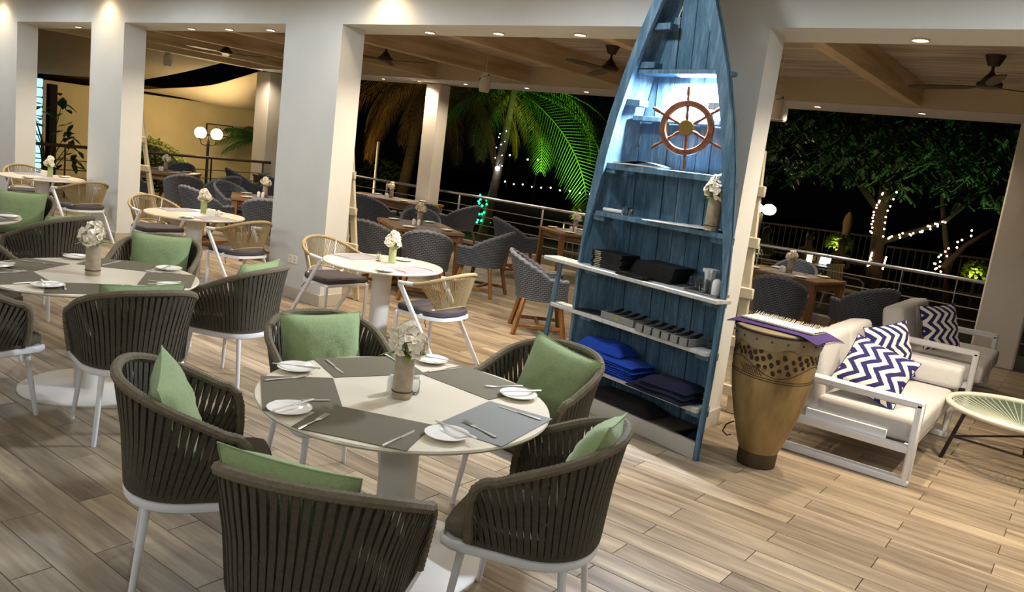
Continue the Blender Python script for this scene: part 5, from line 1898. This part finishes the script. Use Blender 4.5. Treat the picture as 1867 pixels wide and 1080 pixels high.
# ------------------------------------------------------------------ sofas
M_UPH = mat('pale_grey_upholstery', '#c6c4c3', rough=.9, var=(40, .06), bump=(150, .15))
def soft(mb, c, s, r=.05, crown=.012):
    """rounded cushion block"""
    bm = bmesh.new()
    bmesh.ops.create_cube(bm, size=1)
    for v in bm.verts:
        v.co = Vector((v.co.x * s[0], v.co.y * s[1], v.co.z * s[2]))
    bmesh.ops.bevel(bm, geom=bm.edges[:], offset=r, segments=3, profile=.6, affect='EDGES')
    bm.verts.ensure_lookup_table()
    idx = {v: i for i, v in enumerate(bm.verts)}
    vs = [Vector(c) + v.co for v in bm.verts]
    fs = [tuple(idx[v] for v in f.verts) for f in bm.faces]
    bm.free()
    return mb.add(vs, fs)
def zigzag():
    m = bpy.data.materials.new('navy_white_chevron')
    m.use_nodes = True
    b = m.node_tree.nodes['Principled BSDF']
    L = m.node_tree.links.new
    tc = N(m, 'ShaderNodeTexCoord')
    s = N(m, 'ShaderNodeSeparateXYZ')
    L(tc.outputs['Object'], s.inputs[0])
    def mt(op, a, bb=None):
        n = N(m, 'ShaderNodeMath', operation=op)
        for i, x in enumerate((a, bb)):
            if x is None: continue
            if isinstance(x, (int, float)): n.inputs[i].default_value = x
            else: L(x, n.inputs[i])
        return n.outputs[0]
    tri = mt('PINGPONG', mt('ADD', s.outputs[2], 5.0), .08)
    v = mt('ADD', mt('ADD', s.outputs[0], 5.0), mt('MULTIPLY', tri, 1.0))
    st = mt('GREATER_THAN', mt('MODULO', v, .088), .044)
    mx = N(m, 'ShaderNodeMix', data_type='RGBA')
    L(st, mx.inputs[0])
    mx.inputs[6].default_value = lin('#e8e3d4')
    mx.inputs[7].default_value = lin('#221d5c')
    L(mx.outputs[2], b.inputs['Base Color'])
    b.inputs['Roughness'].default_value = .9
    return m
M_ZIG = zigzag()
def sofa(y0, y1, label, x0=-1.62, x1=-.72, extra=0.0):
    t = thing('lounge_sofa', label, 'sofa', ((x0 + x1) / 2, (y0 + y1) / 2, 0), group='white framed lounge sofas')
    hx, hy = (x1 - x0) / 2, (y1 - y0) / 2
    W = .08
    for s in (-1, 1):
        yy = s * (hy - W / 2)
        m = MB()
        fr = t
        # closed rectangular side frame with arm
        MB().bar((-hx, yy, .025), (hx, yy, .025), W, .05, .008).build('floor_rail', M_WHITE_METAL, t)
        MB().bar((-hx, yy, .56), (hx, yy, .56), W, .058, .014).build('arm_rest', M_WHITE_METAL, t)
        MB().bar((hx - .025, yy, .03), (hx - .025, yy, .57), W, .05, .012, up=(1, 0, 0)).build('front_post', M_WHITE_METAL, t)
        MB().bar((-hx + .025, yy, .03), (-hx + .025, yy, .57), W, .05, .012, up=(1, 0, 0)).build('rear_post', M_WHITE_METAL, t)
        MB().bar((-hx + .03, yy, .245), (hx - .03, yy, .245), W * .8, .05, .006).build('seat_rail', M_WHITE_METAL, t)
        MB().box((-.02, s * (hy - W - .01), .275), (hx * 1.2, .02, .10), .004).build('side_plate', M_WHITE_METAL, t)
    for xx in (-hx + .05, hx - .06):
        MB().bar((xx, -hy + W, .245), (xx, hy - W, .245), .05, .05, .006).build('cross_rail', M_WHITE_METAL, t)
    n = 2
    L = (2 * hy - 2 * W - .02) / n
    for k in range(n):
        yc = -hy + W + .01 + (k + .5) * L
        soft(MB(), (.10 + extra / 2, yc, .355), (2 * hx - .22 + extra, L - .012, .17), .045).build('seat_cushion', M_UPH, t)
        b = MB().at((-hx + .17, yc, .28), 0, 0, -.16)
        soft(b, (0, 0, .28), (.20, L - .02, .56), .06).build('back_cushion', M_UPH, t)
    return t
sofa(5.68, 7.35, 'white framed two seat sofa with grey cushions beside the drum')
sofa(8.40, 10.0, 'white framed sofa with grey cushions farther back by the railing', extra=.06)
o = soft(MB(), (0, 0, .09), (.86, .22, .18), .04).build('bolster', M_UPH, loc=(-1.12, 7.18, .445))
tag(o, 'long grey bolster cushion at the far end of the nearer sofa', 'cushion')
ME_Z = pillow_mesh(.46, .46, .15, M_ZIG, 16, 4)
PIPEZ = piping(.46, .46).mesh('seam', mat('navy_piping', '#221d5c', rough=.9))
for loc, rot, lb in (((-1.15, 5.86, .49), (-.80, .26, PI + .06), 'navy and white zigzag cushion slipping over the near sofa arm'),
                     ((-1.12, 6.86, .445), (.30, .16, 1.05), 'navy and white zigzag cushion upright against the near sofa back'),
                     ((-1.10, 9.0, .445), (.28, .12, .95), 'navy and white zigzag cushion on the farther sofa')):
    t = thing('zigzag_cushion', lb, 'cushion', loc, rot=(rot[0], rot[1], rot[2] - PI), group='zigzag cushions on the sofas')
    place(ME_Z, 'cover', t)
    place(PIPEZ, 'seam', t)

def thin_glass(name, c, alpha):
    m = mat(name, c, rough=.03)
    m.node_tree.nodes['Principled BSDF'].inputs['Alpha'].default_value = alpha
    return m
def coffee_table():
    t = thing('coffee_table', 'round glass coffee table with white cord ring and black legs', 'table', (-.22, 6.86, 0))
    R = .50
    MC = mat('white_plastic_cord', '#e3dccb', rough=.5)
    MB().lathe([(.01, .432), (R - .04, .432), (R - .035, .438), (.01, .44)], 48).build('glass_top', thin_glass('green_tint_glass', '#9fc4ae', .16), t)
    MB().tube([(R * math.cos(a), R * math.sin(a), .425) for a in [2 * PI * k / 60 for k in range(60)]], .022, 10, closed=True).build('cord_ring', MC, t)
    for k in range(56):
        a = 2 * PI * k / 56
        MB().tube([(R * math.cos(a), R * math.sin(a), .415), (.06 * math.cos(a), .06 * math.sin(a), .33)], .0035, 4, caps=False).build('cord', MC, t)
    MB().tube([(.06 * math.cos(a), .06 * math.sin(a), .33) for a in [2 * PI * k / 24 for k in range(24)]], .008, 6, closed=True).build('hub_ring', MC, t)
    ft = []
    for k in range(3):
        a = math.radians(-155 + 120 * k)
        top = (R * .78 * math.cos(a), R * .78 * math.sin(a), .40)
        bot = (R * .99 * math.cos(a), R * .99 * math.sin(a), 0)
        MB().tube([top, bot], .014, 8).build('leg', M_BLACK, t)
        ft.append(tuple(top[i] * .45 + bot[i] * .55 for i in range(3)))
    for k in range(3):
        MB().tube([ft[k], ft[(k + 1) % 3]], .009, 6).build('stretcher', M_BLACK, t)
coffee_table()

# ------------------------------------------------------------------ terrace: wooden tables and wicker armchairs
M_TEAK = wood('oiled_teak', '#93704a', '#5f4529', 2.0, (1, 9, 9), .45)
M_TEAKL = wood('teak_leg', '#96693c', '#684626', 2.0, (9, 9, 1), .5)
M_RUN = mat('lilac_grey_runner', '#8d8688', rough=.9, var=(60, .15))
def weave(name, c1, c2):
    m = bpy.data.materials.new(name)
    m.use_nodes = True
    b = m.node_tree.nodes['Principled BSDF']
    L = m.node_tree.links.new
    tc = N(m, 'ShaderNodeTexCoord')
    br = N(m, 'ShaderNodeTexBrick')
    mp = N(m, 'ShaderNodeMapping')
    L(tc.outputs['UV'], mp.inputs[0])
    L(mp.outputs[0], br.inputs['Vector'])
    br.inputs['Scale'].default_value = 1.0
    br.inputs['Mortar Size'].default_value = .0045
    br.inputs['Brick Width'].default_value = .05
    br.inputs['Row Height'].default_value = .021
    br.inputs['Color1'].default_value = lin(c1)
    br.inputs['Color2'].default_value = lin(c1)
    br.inputs['Mortar'].default_value = lin(c2)
    L(br.outputs['Color'], b.inputs['Base Color'])
    b.inputs['Roughness'].default_value = .6
    bpn = N(m, 'ShaderNodeBump')
    bpn.inputs['Strength'].default_value = .6
    bpn.inputs['Distance'].default_value = .004
    inv = N(m, 'ShaderNodeMath', operation='SUBTRACT')
    inv.inputs[0].default_value = 1
    L(br.outputs['Fac'], inv.inputs[1])
    L(inv.outputs[0], bpn.inputs['Height'])
    L(bpn.outputs[0], b.inputs['Normal'])
    return m
M_WICK = weave('slate_wicker', '#626a78', '#22242a')
M_WRIM = mat('slate_wicker_braid', '#767b85', rough=.7, var=(60, .4), bump=(120, .6))

def wicker_chair():
    t = thing('wicker_armchair', '', 'chair')
    # shell: u runs round from left arm front over the back to right arm front
    n = 48
    def plan(u, z):
        flare = .06 * max(0, (z - .42)) / .4
        P = u_path(.275 + flare, -.27 - flare * 1.8, .25, .0, 30)
        return P
    def top_z(u):
        a = abs(u - .5) * 2          # 0 at the back centre, 1 at the arm fronts
        return .60 + .235 * max(0.0, 1 - (a / .74) ** 2.2) ** 1.0 + .012 * math.cos(a * 7)
    rows = 9
    base = resample([(x, y, 0) for x, y in plan(0, .42)], n + 1)
    out3 = resample([(x, y, 0) for x, y in plan(0, .85)], n + 1)
    def pt(i, v, off):
        zt = top_z(i / n)
        z = .375 + (zt - .375) * v
        f = max(0, min(1, (z - .42) / .43))
        p = base[i].lerp(out3[i], f)
        c = Vector((p.x, p.y - .02, 0))
        d = c.normalized() * off
        return Vector((p.x - d.x, p.y - d.y, z))
    vs, fs, uv = [], [], []
    for lay, off in ((0, 0.0), (1, .035)):
        for j in range(rows + 1):
            for i in range(n + 1):
                vs.append(pt(i, j / rows, off))
    w = n + 1
    N0 = w * (rows + 1)
    for j in range(rows):
        for i in range(n):
            fs.append((j * w + i, j * w + i + 1, (j + 1) * w + i + 1, (j + 1) * w + i))
            fs.append(tuple(N0 + q for q in ((j + 1) * w + i, (j + 1) * w + i + 1, j * w + i + 1, j * w + i)))
    for i in range(n):
        a, b = rows * w + i, rows * w + i + 1
        fs.append((a, b, N0 + b, N0 + a))
    for j in range(rows):
        for i in (0, n):
            a, b = j * w + i, (j + 1) * w + i
            fs.append((a, b, N0 + b, N0 + a))
    m = MB()
    m.add(vs, fs)
    me = m.mesh('shell', M_WICK)
    uvl = me.uv_layers.new(name='UVMap')
    Ls = 1.6
    for poly in me.polygons:
        for li in poly.loop_indices:
            vi = me.loops[li].vertex_index % N0
            i, j = vi % w, vi // w
            uvl.data[li].uv = (Ls * i / n, vs[vi].z)
    place(me, 'shell', t)
    rim = []
    for i in range(n + 1):
        rim.append((pt(i, 1, 0) + pt(i, 1, .035)) / 2)
    R = resample(rim, 110)
    MB().tube([p + Vector((0, 0, .006 * math.sin(k * 1.3))) for k, p in enumerate(R)], .023, 7).build('braided_rim', M_WRIM, t)
    out = [(p.x * .97, p.y * .97) for p in base] 
    sm = MB().prism(out + [(.2, .27), (-.2, .27)], .375, .43)
    me2 = sm.mesh('seat_base', M_WRIM)
    place(me2, 'seat_base', t)
    MB().prism([(x * .88, y * .9 + .01) for x, y in out] + [(.2, .26), (-.2, .26)], .42, .465, .012).build('seat_cushion', mat('dark_blue_pad', '#3b3f49', rough=.9), t)
    for sx in (-1, 1):
        for sy in (-1, 1):
            MB().bar((sx * .20, sy * .19, .385), (sx * .265, sy * .27, 0), .042, .042, .005).build('leg', M_TEAKL, t)
        MB().bar((sx * .24, -.235, .10), (sx * .24, .235, .10), .03, .035, .003).build('stretcher', M_TEAKL, t)
    MB().bar((-.24, 0, .10), (.24, 0, .10), .03, .035, .003).build('stretcher', M_TEAKL, t)
    return t

def wood_table(cx, cy, rz, sx, sy, label, h=.745):
    t = thing('wooden_table', label, 'table', (cx, cy, 0), rz, 'teak dining tables on the terrace')
    nb = 6
    bw = sy / nb
    for k in range(nb):
        MB().box((0, -sy / 2 + (k + .5) * bw, h - .02), (sx, bw - .003, .04), .003).build('top_plank', M_TEAK, t)
    for s in (-1, 1):
        MB().box((0, s * (sy / 2 - .06), h - .085), (sx - .16, .025, .09), .003).build('apron', M_TEAK, t)
        MB().box((s * (sx / 2 - .06), 0, h - .085), (.025, sy - .16, .09), .003).build('apron', M_TEAK, t)
        for q in (-1, 1):
            MB().box((s * (sx / 2 - .055), q * (sy / 2 - .055), (h - .04) / 2), (.075, .075, h - .04), .005).build('leg', M_TEAKL, t)
    r = MB().box((0, 0, 0), (sx * .62, sy * .86, .002)).build('table_runner', M_RUN, loc=(cx, cy, h + .0015), rot=(0, 0, rz))
    tag(r, 'grey cloth spread on the ' + label, 'tablecloth', 'grey cloths on the terrace tables')
    return t

WIC0 = wicker_chair()
def put_wicker(x, y, deg, label, first=[True]):
    a = math.radians(deg) - PI / 2
    L_ = 'slate wicker armchair ' + label
    if first[0]:
        first[0] = False
        WIC0.location = (x, y, 0); WIC0.rotation_euler = (0, 0, a); WIC0['label'] = L_; WIC0['group'] = 'slate wicker armchairs'
    else:
        dup(WIC0, L_, (x, y, 0), a, 'slate wicker armchairs')

def lay(T, rz, hx, hy, z, nm, vase=True, n=4):
    c, s = math.cos(rz), math.sin(rz)
    def loc(x, y): return (T[0] + c * x - s * y, T[1] + s * x + c * y)
    for k, (sx, sy, w) in enumerate(((-1, -1, 'first'), (1, -1, 'second'), (-1, 1, 'third'), (1, 1, 'fourth'))[:n]):
        p = loc(sx * hx * .55, sy * hy * .72)
        plate(p, 'side plate, %s of those on the %s' % (w, nm), z, 'side plates on the terrace tables')
        q = loc(sx * hx * .22, sy * hy * .66)
        knife(q, math.degrees(rz) + 90 * sy, 'table knife, %s of those on the %s' % (w, nm), z + .002)
    if vase:
        put_vase(V_ST, loc(0, .02), 'beige vase of white flowers on the ' + nm, z, rz * 3)
        put_shaker(loc(-.09, -.03), 'left white shaker on the ' + nm, z, 1.15)
        put_shaker(loc(-.03, -.07), 'right white shaker on the ' + nm, z, 1.15)

TT = {}
def terrace_set(key, cx, cy, deg, sx, sy, label, h=.745):
    rz = math.radians(deg)
    wood_table(cx, cy, rz, sx, sy, label, h)
    if key != 'H':
        lay((cx, cy), rz, sx / 2, sy / 2, h + .003, label.replace('teak ', ''))
terrace_set('A', -7.42, 7.95, 58, .92, 1.2, 'teak table left of the boat')
terrace_set('B', -6.85, 11.0, 57, .92, .95, 'teak railing table beside the boat')
terrace_set('C', -3.30, 10.78, -12, 1.25, .82, 'teak table behind the drum')
terrace_set('D', -11.0, 10.9, 10, 1.9, .85, 'teak table by the middle column')
terrace_set('E', -14.05, 8.1, 40, 1.0, 1.0, 'teak table near the hedge')
terrace_set('F', -10.15, 7.45, 55, .95, .95, 'teak table beside the third pier')
terrace_set('G', -14.3, 11.0, 5, 1.2, .8, 'teak table by the far column')
for x, y, d, lb in ((-6.42, 7.05, 130, 'with its back to us, left of the boat'), (-6.40, 8.12, 196, 'right of the table left of the boat'), (-7.14, 6.92, 105, 'with its back to us, beside the ladder'),
                    (-8.25, 8.85, -45, 'behind the table left of the boat'), (-7.36, 10.08, 62, 'left of the railing table beside the boat'), (-4.68, 7.0, 40, 'just left of the boat shelf'),
                    (-2.95, 9.45, 100, 'behind the drum with its back to us'), (-2.15, 10.15, 140, 'beside the farther sofa'), (-3.45, 11.50, -82, 'at the railing behind the drum table'),
                    (-10.2, 9.75, 100, 'in front of the middle column table, left'), (-9.45, 10.1, 150, 'in front of the middle column table, right'), (-9.5, 11.2, 185, 'right of the middle column'),
                    (-12.35, 7.45, 150, 'right of the table behind the second ladder'), (-13.3, 7.0, 110, 'behind the second ladder'), (-12.75, 8.4, 185, 'turned sideways beyond the second ladder'),
                    (-9.15, 6.75, 140, 'behind the small table at the second opening, right'), (-10.25, 6.55, 95, 'behind the small table at the second opening, left'), (-11.05, 7.6, 10, 'left of the table beside the third pier'),
                    (-14.35, 10.0, 75, 'by the side railing under the sign'), (-13.5, 10.15, 100, 'in front of the far left column'), (-14.9, 8.85, -50, 'in front of the hedge')):
    put_wicker(x, y, d, lb)
# small dark serving table just behind the boat with its wooden base
def boat_side_table():
    terrace_set('H', -3.75, 7.75, 40, .8, .8, 'teak table behind the boat shelf')
boat_side_table()
